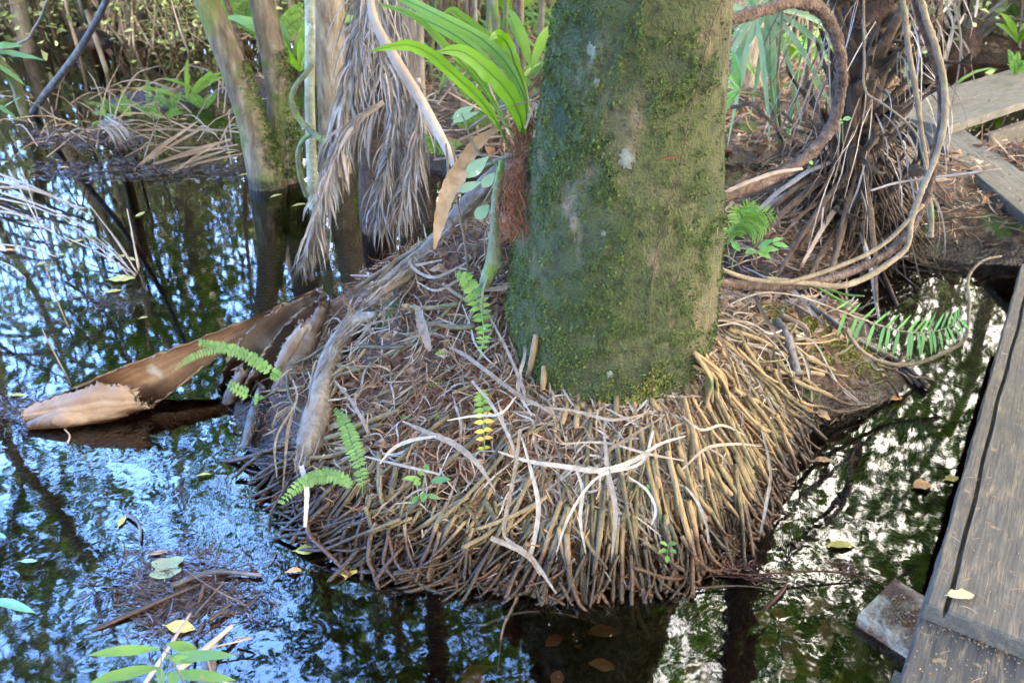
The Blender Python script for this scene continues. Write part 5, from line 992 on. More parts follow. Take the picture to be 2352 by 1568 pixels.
# ------------------------------------------------------------------ dry strips laid over the roots
S_ = [
 ([(1035, 852), (1058, 863), (1118, 907), (1198, 967), (1245, 992), (1285, 1017)], [5, 10, 11, 10, 8, 4], 'long grey strip running from the fern litter down to the right across the front roots'),
 ([(928, 1020), (981, 1045), (1051, 1078), (1105, 1128), (1138, 1182)], [4, 10, 15, 15, 10, 3], 'broad pale strip curving down over the roots right of the leafy seedling'),
 ([(1145, 1092), (1218, 1115), (1285, 1125), (1385, 1135), (1452, 1112), (1510, 1075), (1568, 1056)], [4, 10, 12, 14, 12, 8, 3], 'long pale strip sagging in a wide bow across the middle front roots'),
 ([(1195, 1040), (1178, 1162), (1161, 1245), (1158, 1279), (1211, 1325), (1240, 1352, None, .05)], [8, 10, 11, 8, 9, 4], 'brownish strip hanging down the front and bending right at the water'),
 ([(1198, 1060), (1218, 1132), (1235, 1212), (1221, 1295, None, .05), (1185, 1379, 1.56), (1155, 1445, 1.46), (1143, 1545, 1.36)], [4, 9, 12, 11, 7, 5, 3], 'longest strip, hanging down the front and trailing into the dark water'),
 ([(1128, 1272, None, .06), (1211, 1312, None, .06), (1278, 1362, 1.55)], [12, 15, 4], 'short broad pale strip lying across the others at the front waterline'),
 ([(1383, 1030), (1392, 1135), (1408, 1212), (1402, 1322, None, .04)], [5, 12, 13, 4], 'straight pale strip hanging vertically down the front right of the crossing strips'),
 ([(1495, 1045), (1472, 1112), (1368, 1152), (1305, 1239), (1275, 1305, None, .05)], [6, 8, 7, 7, 3], 'narrow strip crossing diagonally down to the left at the front'),
 ([(1285, 1075), (1385, 1072), (1485, 1098), (1565, 1112)], [3, 6, 7, 3], 'thin straight strip lying level across the upper front roots'),
 ([(1741, 1040), (1759, 1122), (1749, 1212), (1738, 1262, 1.78)], [5, 7, 8, 4], 'thin white strip hanging in a bow at the right front corner'),
 ([(1560, 1132), (1618, 1082), (1668, 1073), (1741, 1075)], [4, 8, 7, 3], 'grey strip lying over the right front roots beside the hanging bow'),
 ([(1568, 1172), (1594, 1205), (1612, 1250), (1626, 1305, 1.68)], [5, 8, 6, 3], 'thin strip hanging straight down near the right front waterline'),
 ([(962, 760), (972, 800), (984, 838), (990, 860)], [14, 26, 20, 8], 'wide pale fibrous patch of leaf in the litter left of the sword fern'),
 ([(1072, 722, None, .1), (1118, 730, None, .1), (1160, 725, None, .1), (1192, 714, None, .12)], [4, 10, 14, 10], 'stiff pale strip sticking out towards the palm foot above the sword fern'),
 ([(776, 925), (818, 980), (840, 1020), (851, 1050)], [6, 9, 9, 4], 'pale strip slanting down past the left sword fern'),
 ([(848, 673), (864, 706), (888, 733)], [5, 9, 7], 'short white strip below the splintered end of the log'),
 ([(810, 678), (880, 680), (951, 663), (1018, 650)], [4, 8, 9, 4], 'long thin pale strip lying across the lower log'),
 ([(843, 1100), (928, 1122), (1015, 1143)], [4, 7, 5], 'thin pale strip lying behind the leafy seedling'),
 ([(878, 1118), (905, 1085), (938, 1068), (1005, 1056)], [4, 8, 10, 6], 'pale strip arching over the roots above the leafy seedling'),
 ([(1488, 793, None, .10), (1540, 800, None, .12), (1611, 822, None, .13), (1651, 850, None, .1), (1680, 890, None, .06), (1720, 965)], [6, 8, 8, 7, 8, 4], 'long brown strip arching from the palm foot over the bundle of fresh roots'),
 ([(1178, 760), (1205, 860), (1190, 950), (1220, 1010)], [4, 8, 9, 4], 'strip hanging at the left edge of the palm foot'),
 ([(1118, 770), (1160, 850), (1190, 920), (1212, 985)], [3, 8, 8, 4], 'narrow strip slanting from the sword fern to the palm foot'),
 ([(1085, 930), (1130, 985), (1170, 1060), (1190, 1120)], [6, 9, 9, 4], 'grey strip falling from the yellowing fern over the middle roots'),
 ([(1030, 1020), (1090, 1010), (1150, 1005), (1190, 960)], [3, 6, 7, 3], 'thin strip lying above the yellowing fern base'),
 ([(1240, 990), (1320, 1000), (1400, 1020), (1500, 1000)], [3, 8, 8, 3], 'strip lying level just under the palm foot'),
 ([(1340, 1040), (1380, 1090), (1440, 1060), (1520, 1010)], [3, 8, 7, 3], 'kinked strip under the palm foot'),
 ([(1560, 1010), (1600, 1040), (1650, 1030), (1700, 1050)], [3, 7, 7, 3], 'curved strip on the right roots below the fresh root bundle'),
 ([(1440, 1150), (1480, 1180), (1500, 1230), (1490, 1260)], [3, 7, 7, 3], 'hooked narrow strip low on the front roots'),
 ([(1320, 1130), (1335, 1180), (1330, 1240), (1345, 1300, None, .04)], [4, 9, 9, 3], 'strip hanging beside the vertical pale strip at the front'),
 ([(640, 1010), (672, 985), (668, 1050), (655, 1150, None, .05)], [3, 8, 8, 3], 'pale bent strip at the left waterline before the driftwood'),
 ([(680, 920), (690, 960), (640, 1070), (640, 1120, None, .04)], [4, 6, 6, 3], 'thin white strip dangling from the driftwood'),
 ([(700, 1120), (712, 1170), (706, 1240, None, .05)], [12, 14, 8], 'pale split leaf end hanging below the driftwood'),
 ([(1000, 590, None, .03), (950, 640), (1000, 690), (1080, 655)], [4, 8, 8, 4], 'bent strip in the litter between log and mossy stem'),
 ([(960, 700), (1010, 720), (1050, 700), (1090, 680)], [3, 7, 7, 3], 'curved strip in the litter under the mossy stem'),
 ([(1690, 770, None, .05), (1605, 830, None, .12), (1520, 888, None, .1)], [3, 4, 3], 'thin grey stalk crossing in front of the palm foot at the right'),
 ([(1655, 660), (1720, 720), (1760, 800), (1800, 860)], [4, 8, 8, 4], 'pale strip running down the right slope of the mound'),
 ([(1700, 650), (1780, 690), (1830, 730), (1880, 790)], [4, 7, 7, 3], 'thin strip beside the vines on the right slope'),
 ([(1650, 560, None, .03), (1720, 610), (1780, 640), (1830, 660)], [4, 8, 8, 4], 'strip lying under the vines right of the palm'),
]
for pts, w, lb in S_: strip(pts, w, lb)
mb = MB()                                       # brown fallen leaves resting on the mound
for (x, y, l, a, lb) in [(1010, 640, 48, 20, 'curled brown leaf between log and mossy stem'), (830, 1060, 60, 60, 'brown crumpled leaf beside the left sword fern'), (790, 920, 46, 70, 'brown leaf on the driftwood litter'), (910, 790, 44, 80, 'pale crumpled leaf in the litter under the log'), (880, 1040, 40, 10, 'brown leaf lying on the left roots'), (1110, 1090, 50, -15, 'torn pale bark piece on the middle roots'), (1180, 1060, 44, -40, 'brown leaf over the middle front roots'), (1640, 1010, 36, 30, 'small tan leaf on the right roots'), (1885, 970, 40, -20, 'tan leaf at the right end of the roots by the water'), (1750, 690, 46, 15, 'brown leaf on the right slope near the vines'), (940, 730, 40, -30, 'grey brown leaf below the log'), (770, 1000, 40, 50, 'brown leaf at the foot of the driftwood')]:
    mb = MB(); c = G(x, y, .035); d = np.array([math.cos(R(a)), -.2, math.sin(R(a)) * .6]); leaf(mb, c - nrm(d) * px(l / 2, c), d, px(l, c), px(l * .5, c), up=nrm(np.array([rng.normal(0, .2), -.4, .9])), droop=.2, fold=.6, seg=10, prof=np.array([.1, .7, 1, .9, .6, .1])); single(mb, 'fallen_leaf', MT['brleaf'], lb, 'leaf', 'fallen leaves on the mound')
# ------------------------------------------------------------------ vines on the right
def vine(pts, rpx, label, m='vine', jit=.14, knob=.12, n=12):
    p = path(pts); r = [px(v, p[len(p) // 2]) * .86 for v in rpx]; mb = MB(); tube(mb, p, r, n, len(p) * 12, jit, None, knob, m == 'vine')
    if m == 'vine':                             # flaking bark
        c = cr(p, 220); k = rng.integers(4, 215, 240); T = nrm(np.gradient(c, axis=0)); nd = nrm(nrm(CAM - c[k]) + rng.normal(0, .5, (240, 3))); strips(mb, c[k] + nd * r[len(r) // 2] * 1.02, T[k] + rng.normal(0, .12, (240, 3)), rng.uniform(.02, .08, 240), rng.uniform(.002, .006, 240), .15, nrmv=nd)
    single(mb, 'vine', MT[m], label, 'vine', 'woody vines beside the palm')
vine([(1600, 62, 2.75), (1690, 42, 2.85), (1760, 22, 2.95), (1830, 5, 3.05), (1882, 22, 3.12), (1915, 70, 3.18), (1932, 140, 3.2), (1930, 220, 3.2), (1908, 295, 3.18), (1850, 362, 3.12), (1750, 420, 3.0), (1640, 460, 2.85)], [14, 14, 14, 15, 16, 16, 15, 15, 16, 16, 15, 14], 'thick shaggy brown vine arching out from the palm and sweeping back down to it')
vine([(2090, -60, 3.1), (2112, 30, 3.1), (2135, 100, 3.1), (2160, 200, 3.08), (2160, 290, 3.05), (2146, 350, 3.02), (2138, 420, 3.0), (2108, 500, 2.95), (2050, 572, 2.88), (1960, 622, 2.8), (1850, 652, 2.7), (1740, 658, 2.62), (1630, 645, 2.5)], [9, 9, 9, 9, 9, 9, 10, 10, 11, 11, 12, 12, 11], 'flaking reddish vine hanging beside the leaf base palm and looping back to the big palm')
vine([(2104, -60, 3.05), (2126, 40, 3.05), (2150, 110, 3.04), (2170, 210, 3.02), (2166, 300, 3.0), (2142, 380, 2.97), (2112, 450, 2.93), (2092, 510, 2.9), (2086, 560, 2.86), (2030, 612, 2.8), (1940, 655, 2.72), (1850, 650, 2.66), (1760, 640, 2.6)], [7, 8, 8, 8, 8, 7, 8, 8, 7, 8, 8, 7, 6], 'smooth tan vine twined round the flaking reddish one', 'vinet', .06, .2)
vine([(2062, -60, 3.3), (2076, 20, 3.3), (2086, 110, 3.28), (2105, 220, 3.2), (2116, 300, 3.15), (2128, 380, 3.1), (2134, 440, 3.05), (2140, 500, 3.0), (2138, 545, 2.98)], [7, 7, 7, 7, 6, 6, 6, 6, 7], 'straight tan vine hanging just left of the twined pair', 'vinet', .06, .15)
vine([(1984, -60, 3.4), (1984, 60, 3.4), (1985, 130, 3.38), (1992, 215, 3.35), (2030, 240, 3.3), (2075, 275, 3.25), (2105, 310, 3.2), (2120, 360, 3.1), (2132, 410, 3.0)], [3, 3, 3, 3, 3, 3, 3, 3, 3], 'thin kinked vine crossing the front of the leaf base palm', 'vinet', .05, .2)
vine([(2120, 470, 2.93), (2030, 560, 2.85), (1930, 610, 2.75), (1862, 634, 2.68), (1800, 648, 2.6), (1720, 640, 2.55), (1640, 612, 2.5)], [6, 6, 6, 6, 6, 6, 6], 'straight pale tan branch lying along the looped vines', 'vinet', .06, .1)
vine([(2300, 588, 2.9), (2255, 600, 2.88), (2230, 625, 2.86), (2227, 707, 2.75), (2212, 783, 2.65), (2168, 810, 2.6), (2088, 837, 2.55), (2035, 833, 2.52), (1985, 810, 2.5), (1955, 777, 2.5), (1944, 755, 2.5)], [3, 3.5, 4, 4, 5, 5, 5, 5, 5, 5, 6], 'thin tan vine drooping in a wide loop over the right pool', 'vinet', .04, .1)
vine([(1690, 245, 3.6), (1720, 240, 3.55), (1790, 300, 3.5), (1842, 330, 3.5)], [4, 4, 4, 4], 'thin dark rootlet bridging from the palm to the bank', 'vine', .06, .1)
vine([(716, 150, 4.35), (701, 171, 4.3), (676, 205, 4.26), (670, 228, 4.25), (680, 262, 4.24), (714, 301, 4.2), (765, 334, 4.1), (800, 350, 4.1)], [7, 7, 7, 7, 8, 8, 9, 9], 'pale bent liana curving round the lichen spotted trunk', 'mossy', .05, .1)
vine([(716, 306, 4.2), (698, 320, 4.24), (685, 350, 4.28), (688, 395, 4.3), (705, 450, 4.35)], [6, 6, 7, 7, 8], 'short hooked stem under the bent liana', 'mossy', .05, .1)
mb = MB(); p = path([(1668, -10, 2.1), (1655, 60, 2.06), (1635, 160, 2.03), (1608, 280, 2.0), (1586, 380, 1.98), (1545, 500, 1.96), (1512, 600, 1.95), (1498, 690, 1.95), (1492, 780, 1.95), (1500, 850, 1.95), (1512, 930, 1.94)])
for q in range(len(p)):                         # hug the bark
    v = np.array([p[q][0] - tx(p[q][2]), p[q][1] - TY]); p[q][:2] = np.array([tx(p[q][2]), TY]) + v / np.linalg.norm(v) * (trunk_r(p[q][2]) + .010)
tube(mb, p, .0015, 5, 90, .1); single(mb, 'vine', MT['vine'], 'hair thin brown vine climbing the face of the big palm', 'vine', 'woody vines beside the palm')
mb = MB(); a = on_trunk(1518, 366, .008); b = on_trunk(1562, 360, .008); strips(mb, ((a + b) / 2)[None], (b - a)[None], np.array([.055]), np.array([.006]), .05, nrmv=np.array([[0, -1., 0]])); single(mb, 'bark_splinter', MT['rust'], 'small rusty splinter stuck level on the palm bark', 'splinter')
stick([(1640, 452, 2.7), (1720, 418, 2.75), (1785, 396, 2.8), (1842, 388, 2.85)], [4, 5, 5, 3], 'pale stick lying along the shaggy vine right of the palm', 'stalk')
stick([(2000, 438, 3.4), (2060, 420, 3.4), (2120, 412, 3.35), (2300, 388, 3.2)], [2.5, 3, 3, 2], 'long thin pale stick lying over the bank towards the slanting plank', 'stalk')
stick([(1878, 660, 2.9), (1930, 690, 2.85), (1960, 705, 2.8)], [2, 3, 2], 'yellow green frond stalk lying low on the water under the vines', 'fern')
stick([(1880, 655, 2.95), (1940, 676, 2.9), (1985, 680, 2.85)], [2, 3, 2], 'second yellow green frond stalk, the upper one under the vines', 'fern')
stick([(2095, 590), (2065, 600), (2010, 560)], [4, 5, 4], 'dark stick in the pool edge below the vines', 'deadwood')
stick([(1985, 560), (2030, 640, None, .01), (2060, 700, None, .0)], [5, 5, 4], 'grey stick dipping into the pool behind the looped vines', 'twig')
stick([(1700, 665), (1830, 690), (1890, 735), (1975, 790), (2070, 850), (2128, 895, None, .015)], [5, 6, 7, 8, 9, 8], 'long dark branch running down the mud ridge into the right pool', 'twig')
stick([(1880, 735, None, .04), (1960, 790, None, .03), (2050, 840, None, .02), (2110, 890, None, .01)], [4, 5, 6, 5], 'black wet branch on the mud ridge beside the long dark one', 'deadwood')
stick([(1780, 760, None, .04), (1800, 800, None, .04), (1830, 870, None, .02)], [10, 14, 9], 'short thick dark stub on the right slope', 'deadwood')
stick([(1790, 740, None, .03), (1850, 780, None, .03), (1855, 790, None, .02)], [8, 8, 5], 'pale brown stub beside the dark one on the right slope', 'twig')
stick([(1770, 870), (1860, 830), (1930, 900), (1985, 945)], [3, 3, 3, 2], 'thin brown stem bending over the mud of the right ridge', 'twig')
for q, (x0, y0, x1, y1, lb) in enumerate([(1700, 690, 1790, 760, 'grey stick high on the right slope'), (1680, 720, 1830, 800, 'pale stick across the right slope'), (1730, 740, 1840, 780, 'tan stick on the right slope under the pale one'), (1660, 790, 1800, 830, 'olive stick low on the right slope'), (1650, 700, 1730, 790, 'steep pale stick beside the palm foot'), (1800, 700, 1900, 760, 'olive stick near the moss cushion')]):
    stick([(x0, y0), ((x0 + x1) / 2, (y0 + y1) / 2 - 4), (x1, y1)], [4, 4, 3], lb, 'twig' if q % 2 else 'mossy')
mb = MB(); k = 5000; c = np.stack([rng.normal(1.17, .17, k), rng.normal(2.68, .13, k), np.zeros(k)], 1); c[:, 2] = gz(c[:, 0], c[:, 1]) + .010 * rng.random(k)
keep = (np.hypot((c[:, 0] - 1.17) / .3, (c[:, 1] - 2.68) / .24) * (1 + .25 * sn(c[:, 0], c[:, 1], 22)) < .95) & (c[:, 2] > .035); cloud(mb, c[keep], .014, 1.8, nrm(rng.normal(0, 1, (keep.sum(), 3)) + np.array([0, 0, .6]))); tag(mb.build('moss_cushion', MT['mossy2']), 'cushion of yellow green moss on the mud ridge by the right pool', kind='stuff')

# ------------------------------------------------------------------ palm covered in old leaf bases
YB = 4.0
bc = [Q(1945, 600, YB), Q(1942, 540, YB), Q(1950, 400, YB), Q(1965, 250, YB + .02), Q(1985, 100, YB + .04), Q(2000, -60, YB + .06)]
bp_ = thing('leaf_base_palm', uniq('palm trunk bristling with old brown leaf bases on the bank beside the boardwalk'), 'palm tree', bc[1])
stem(bp_, 'trunk', bc + [bc[-1] + np.array([.1, .05, 3.5])], [.22, .17, .12, .11, .12, .12, .1], MT['bootdark'], 20, 60, .12)
cc_ = cr(np.array(bc), 100)
for q in range(98):
    i = rng.integers(4, 98); a = rng.uniform(-3.6, .5) if q % 2 else rng.uniform(-2.7, -.4); o = np.array([math.cos(a), math.sin(a), 0]); b = cc_[i] + o * .09
    L_ = rng.uniform(.16, .40); up_ = rng.uniform(.5, 1.4) if rng.random() < .75 else rng.uniform(-.7, .2); d = nrm(o + np.array([0, 0, up_])); k = 9; u = np.linspace(0, 1, k)[:, None]; pts = b + d * L_ * u + np.array([0, 0, .08]) * u ** 2
    mb = MB(); w = rng.uniform(.06, .105); s = nrm(np.cross(d, [0, 0, 1.])); n_ = np.cross(s, d); prof = np.array([1, .9, .75, .65, .55, .5, .46, .43, .36])
    for off in (0, 1):
        pass
    V = []
    for t_ in range(k):
        ww = w * prof[t_] * .5; th_ = .012 * (1.3 - t_ / k); e_ = rng.normal(0, .006, 3) * (t_ == k - 1) * 3
        for (x_, z_) in ((-1, .35), (-.5, -.2), (0, -.4), (.5, -.2), (1, .35), (.6, .9), (0, .6), (-.6, .9)): V.append(pts[t_] + s * ww * x_ + n_ * th_ * z_ * 1.6 + e_ * rng.normal())
    Qd = [[t_ * 8 + j, t_ * 8 + (j + 1) % 8, t_ * 8 + 8 + (j + 1) % 8, t_ * 8 + 8 + j] for t_ in range(k - 1) for j in range(8)] + [[(k - 1) * 8 + j for j in (0, 1, 6, 7)], [(k - 1) * 8 + j for j in (1, 2, 3, 6)], [(k - 1) * 8 + j for j in (3, 4, 5, 6)]]
    mb.add(V, Qd); mb.build('leaf_base', MT['boot'], bp_)
mb = MB(); k = 150
for q in range(k):
    i = rng.integers(30, 100); a = rng.uniform(-3.5, .4); o = np.array([math.cos(a), math.sin(a), 0]); p = cc_[i] + o * rng.uniform(.15, .36); L_ = rng.uniform(.18, .5); pp = [p]; d = nrm(o * .5 + np.array([0, 0, -.6]) + rng.normal(0, .25, 3))
    for s_ in range(4): pp.append(pp[-1] + d * L_ / 4); d = nrm(d + np.array([0, 0, -.5]) + rng.normal(0, .14, 3))
    ribbon(mb, np.array(pp), np.array([.6, 1, .8, .3]) * rng.uniform(.005, .010), up=nrm(rng.normal(0, .7, 3) + np.array([0, -1, .2])), seg=9, fold=.4)
tag(mb.build('dead_leaflets', MT['frond'], bp_), kind='stuff')
mb = MB()
for q in range(420):
    i = rng.integers(2, 52); a = rng.uniform(-3.7, .5); o = np.array([math.cos(a), math.sin(a), 0]); p = cc_[i] + o * rng.uniform(.12, .2); L_ = rng.uniform(.2, .6); e = p + o * L_ * .55 + rng.normal(0, .09, 3); e[2] = max(float(gz(e[0], e[1])), 0.) + rng.uniform(0, .1) if q % 3 else p[2] - L_ * .6
    tube(mb, [p, p * .5 + e * .5 + rng.normal(0, .03, 3), e], [.005, .004, .002], 4, 8, .1)
tag(mb.build('root_fibres', MT['boot'], bp_), kind='stuff')
# dead stalks fanned round its foot
for q in range(24):
    a = rng.uniform(-3.75, -2.0) if q < 20 else rng.uniform(-2.2, -1.6); o = np.array([math.cos(a), math.sin(a), 0]); p = bc[1] + o * rng.uniform(.05, .2) + np.array([0, 0, rng.uniform(.05, .45)]); e = bc[1] + o * rng.uniform(.55, .95); e[2] = max(float(gz(e[0], e[1])), 0.) + rng.uniform(.01, .08); mb = MB(); w = rng.uniform(.014, .034)
    ribbon(mb, [p, p * .5 + e * .5 + np.array([0, 0, .04]), e], [w * .9, w, w * .6], up=nrm(rng.normal(0, .3, 3) + np.array([0, -.6, .8])), fold=-.5, seg=14); single(mb, 'dead_stalk', MT['boot'] if q % 3 else MT['stalk'], 'dead leaf stalk fanned round the leaf base palm, %s counted clockwise from behind' % ORD[q], 'dead stalk', 'dead stalks round the leaf base palm')
# litter of the bank and wood floor
mb = MB()
def floor_(n, x0, x1, y0, y1, zmin, l0, l1, w0, w1, flat=.3):
    x, y = rng.uniform(x0, x1, n), rng.uniform(y0, y1, n); z = gz(x, y); k = z > zmin; x, y, z = x[k], y[k], z[k]; c = np.stack([x, y, z + .008 + .03 * rng.random(len(x))], 1)
    strips(mb, c, nrm(rng.normal(0, 1, c.shape) * np.array([1, 1, flat])), rng.uniform(l0, l1, len(c)), rng.uniform(w0, w1, len(c)), .25); return c
floor_(2600, .8, 2.0, 3.0, 4.7, .02, .05, .30, .003, .012); floor_(2600, 1.4, 3.6, 3.5, 5.6, .03, .04, .16, .002, .009, .2)
floor_(5000, -1.3, 4.0, 4.6, 9.5, .02, .06, .35, .004, .018, .4); floor_(700, -4, -1.2, 6.2, 8, .03, .05, .2, .004, .012)
c = floor_(900, -1.3, 4.0, 4.6, 9.5, .03, .05, .1, .01, .03); cloud(mb, c + np.array([0, 0, .01]), .08, 1.8, fold=.4)
c = floor_(500, 1.4, 3.6, 3.5, 5.6, .03, .05, .1, .005, .01); cloud(mb, c + np.array([0, 0, .01]), .05, 1.8, fold=.4)
tag(mb.build('leaf_litter', MT['litter'], origin=(1.5, 5, .2)), 'dry leaf litter covering the banks and the ground between the far stems', kind='stuff')
# sticks standing and lying in the far wood
for q in range(26):
    x, y = rng.uniform(980, 1260), rng.uniform(225, 400); b = G(x, y, .02); a = rng.uniform(0, 6.28); l = rng.uniform(.3, .9); e = b + np.array([math.cos(a) * l, math.sin(a) * l, rng.uniform(0, .5)]); mb = MB(); tube(mb, [b, (b + e) / 2 + rng.normal(0, .03, 3), e], [.010, .008, .004], 6, 10, .1)
    single(mb, 'fallen_branch', MT['stalk'] if q % 2 else MT['twig'], 'fallen branch on the ground behind the strap fern, %s one placed' % ORD[q] if 0 else 'pale fallen branch in the litter behind the strap fern, %s of the scatter' % ORD[q], 'branch', 'fallen branches in the far litter')

# palmetto behind the palm on the right
pm_ = thing('palmetto', uniq('green palmetto with upright stalks between the big palm and the leaf base palm'), 'palmetto', Q(1796, 318, 4.3))
for pts in [[(1796, 330, 4.3), (1790, 260, 4.3), (1786, 190, 4.25), (1800, 0, 4.2)], [(1792, 330, 4.3), (1775, 255, 4.25), (1745, 220, 4.1), (1690, 212, 3.9)], [(1790, 325, 4.3), (1772, 200, 4.3), (1768, 60, 4.3)], [(1810, 320, 4.35), (1830, 180, 4.4), (1855, 60, 4.4)]]:
    p = path(pts); mb = MB(); tube(mb, p, [.012, .009, .007, .005], 7, 26, .04); mb.build('stalk', MT['mossy'] if len(pts) > 3 else MT['gleaf'], pm_)
for (cx, cy, Y, n, L_, a0, a1) in [(1735, 30, 4.2, 12, .5, 60, 330), (1768, 20, 4.35, 11, .5, 170, 380), (1700, 205, 3.9, 5, .3, 100, 260)]:
    mb = MB(); c = Q(cx, cy, Y)
    for q in range(n): a = R(a0 + (a1 - a0) * q / n + rng.normal(0, 4)); d = np.array([math.cos(a), rng.normal(0, .25), math.sin(a)]); leaf(mb, c, d, L_ * rng.uniform(.8, 1.1), .028, droop=.35, fold=.35, seg=10, prof=np.array([.3, .9, 1, .8, .5, .05]))
    mb.build('fan_leaf', MT['oleaf'] if cy < 100 else MT['gleaf'], pm_)
pm2 = thing('palmetto', uniq('palmetto clump on a dark stump across the far right water'), 'palmetto', P(2215, 125, 0)); b = P(2215, 122, .05)
mb = MB(); tube(mb, [b - np.array([0, 0, .2]), b + np.array([0, .1, .25]), b + np.array([.05, .15, .6])], [.22, .16, .12], 14, 16, .15); mb.build('trunk', MT['bootdark'], pm2); mb = MB()
for q in range(70):
    a = rng.uniform(0, 6.28); o = np.array([math.cos(a), math.sin(a), 0]); s_ = b + np.array([.02, .12, rng.uniform(.05, .7)]) + o * .1; ribbon(mb, [s_, s_ + o * .25 + np.array([0, 0, .25]), s_ + o * rng.uniform(.4, .8) + np.array([0, 0, rng.uniform(0, .7)])], [.04, .03, .02], fold=-.4, seg=8)
mb.build('leaf_bases', MT['frond'], pm2); mb = MB()
for q in range(40):
    a = rng.uniform(0, 6.28); o = np.array([math.cos(a), math.sin(a), 0]); leaf(mb, b + np.array([.02, .12, .8]) + o * .2, o + np.array([0, 0, rng.uniform(-.2, .9)]), rng.uniform(.5, .9), .04, droop=.4, seg=8)
mb.build('fan_leaf', MT['fern'], pm2)

# ------------------------------------------------------------------ fern hummock on the left and other bright clumps
def clump(x, y, Y, n, Lm, label, m='fern', w=.03, kind='sword', az=None, name='fern', lean=.8):
    """small plant of strap leaves or feathered fronds growing from one point"""
    b = Q(x, y, Y) if Y else G(x, y); b = b.copy(); b[2] = max(float(gz(b[0], b[1])), 0.) if Y is None else b[2]; th = thing(name, uniq(label), 'fern', b, 'far ferns')
    for q in range(n):
        a = rng.uniform(0, 6.28) if az is None else R(rng.uniform(*az)); d = nrm(np.array([math.cos(a) * lean, math.sin(a) * lean * .6, rng.uniform(.5, 1.3)])); L_ = Lm * rng.uniform(.65, 1.1); mb = MB()
        if kind == 'strap': leaf(mb, b, d, L_, w, droop=.35, fold=.15, seg=14)
        else:
            u = np.linspace(0, 1, 12)[:, None]; pts = b + d * L_ * u + np.array([0, 0, -.35]) * L_ * u ** 2; T = nrm(np.gradient(pts, axis=0)); tube(mb, pts, [.003, .001], 4, 12)
            for k in range(26):
                v = (k + 1) / 27; c = cr(pts, 40)[int(v * 39)]; S = nrm(np.cross(T[int(v * 11)], nrm(CAM - c))); ll = w * np.interp(v, [0, .2, .5, 1], [.5, 1, 1, .2])
                for sg in (-1, 1): leaf(mb, c, S * sg + T[int(v * 11)] * .3, ll, ll * .4, droop=.2, seg=4)
        mb.build('frond', MT[m], th)
for a in [(345, 262, None, 5, .42, 'upright sword fern cluster with the tallest frond on the left hummock', 'fernl', .026, 'sword', None), (430, 235, None, 7, .5, 'yellow green strap leaved clump beside the leaning trunk on the hummock', 'strap', .03, 'strap', (20, 200)), (400, 255, None, 5, .3, 'feathery fern on the left hummock right of the tallest fern', 'fernl', .024, 'sword', None),
          (300, 268, None, 4, .34, 'low arching fern at the left end of the hummock', 'fern', .024, 'sword', (90, 200)), (470, 250, None, 5, .26, 'small bright fern tucked against the leaning trunk', 'fern', .03, 'sword', None), (455, 215, None, 5, .4, 'strap leaf tuft behind the bright fern on the hummock', 'strap', .028, 'strap', None), (375, 272, None, 4, .22, 'short fern on the front of the hummock', 'fern', .022, 'sword', None), (268, 262, None, 4, .3, 'thin fern stalk bending left off the hummock', 'fernl', .02, 'sword', (120, 190)),
          (672, 130, 6.3, 8, .75, 'big glowing strap leaved clump between the twin trunks and the lichen trunk', 'strap', .085, 'strap', (20, 160)), (690, 165, 6.1, 7, .4, 'low yellow green clump under the big glowing one', 'strap', .05, 'strap', None), (1222, 160, 5.2, 5, .62, 'tall strap leaves standing just left of the palm', 'strap', .06, 'strap', (60, 130)), (1120, 255, None, 6, .35, 'bright fern on the ground behind the strap fern', 'fern', .03, 'sword', None),
          (1170, 235, None, 6, .4, 'low fern behind the fronds of the strap fern', 'fern', .03, 'sword', None), (1080, 300, None, 5, .3, 'leafy fern low behind the bare stalk end', 'fern', .03, 'sword', None), (1040, 180, None, 5, .35, 'far fern among the thin stems left of the strap fern', 'fern', .03, 'sword', None), (1210, 185, None, 6, .35, 'pale fern behind the tall strap leaves', 'fernl', .04, 'sword', None), (1000, 350, 4.8, 4, .25, 'mossy fern tuft at the dark water behind the bare stalk', 'fern', .04, 'sword', None),
          (1180, 40, 8.0, 7, .7, 'far bright strap leaved clump behind the strap fern tips', 'strap', .07, 'strap', None), (905, 60, 8.0, 6, .6, 'far green fern clump behind the dead frond stalk', 'fern', .07, 'sword', None), (1830, 160, 7.5, 8, .7, 'yellow green clump in the sun behind the palmetto', 'strap', .06, 'strap', None), (1760, 260, 6.5, 6, .4, 'sunlit fern on the ground behind the palmetto stalks', 'fern', .04, 'sword', None), (2290, 60, 9.0, 8, .8, 'green clump beyond the far right water', 'fern', .09, 'sword', None), (560, 60, 8.0, 6, .6, 'green clump far behind the leaning twin trunk', 'fern', .08, 'sword', None), (2330, 170, 6.6, 5, .3, 'mossy fern tuft by the far planks', 'fern', .03, 'sword', None),
          (640, 95, 8.5, 7, .6, 'far green fern showing between the twin trunks', 'fern', .08, 'sword', None), (2340, 100, 8.0, 6, .5, 'fern at the far right edge of the water', 'strap', .05, 'strap', None)]:
    clump(*a)
plant(P(245, 300), [(235, 262, 212, 258, 14, 6.3, 6.3), (238, 270, 262, 262, 14, 6.3, 6.3), (236, 280, 208, 288, 15, 6.3, 6.2), (240, 285, 268, 280, 15, 6.3, 6.3), (240, 268, 232, 244, 13, 6.3, 6.3), (246, 275, 270, 300, 14, 6.3, 6.1)], 'smooth leaved pale green plant at the left end of the fern hummock', 'fernl', [[(245, 305, 6.25), (240, 275, 6.3)]])

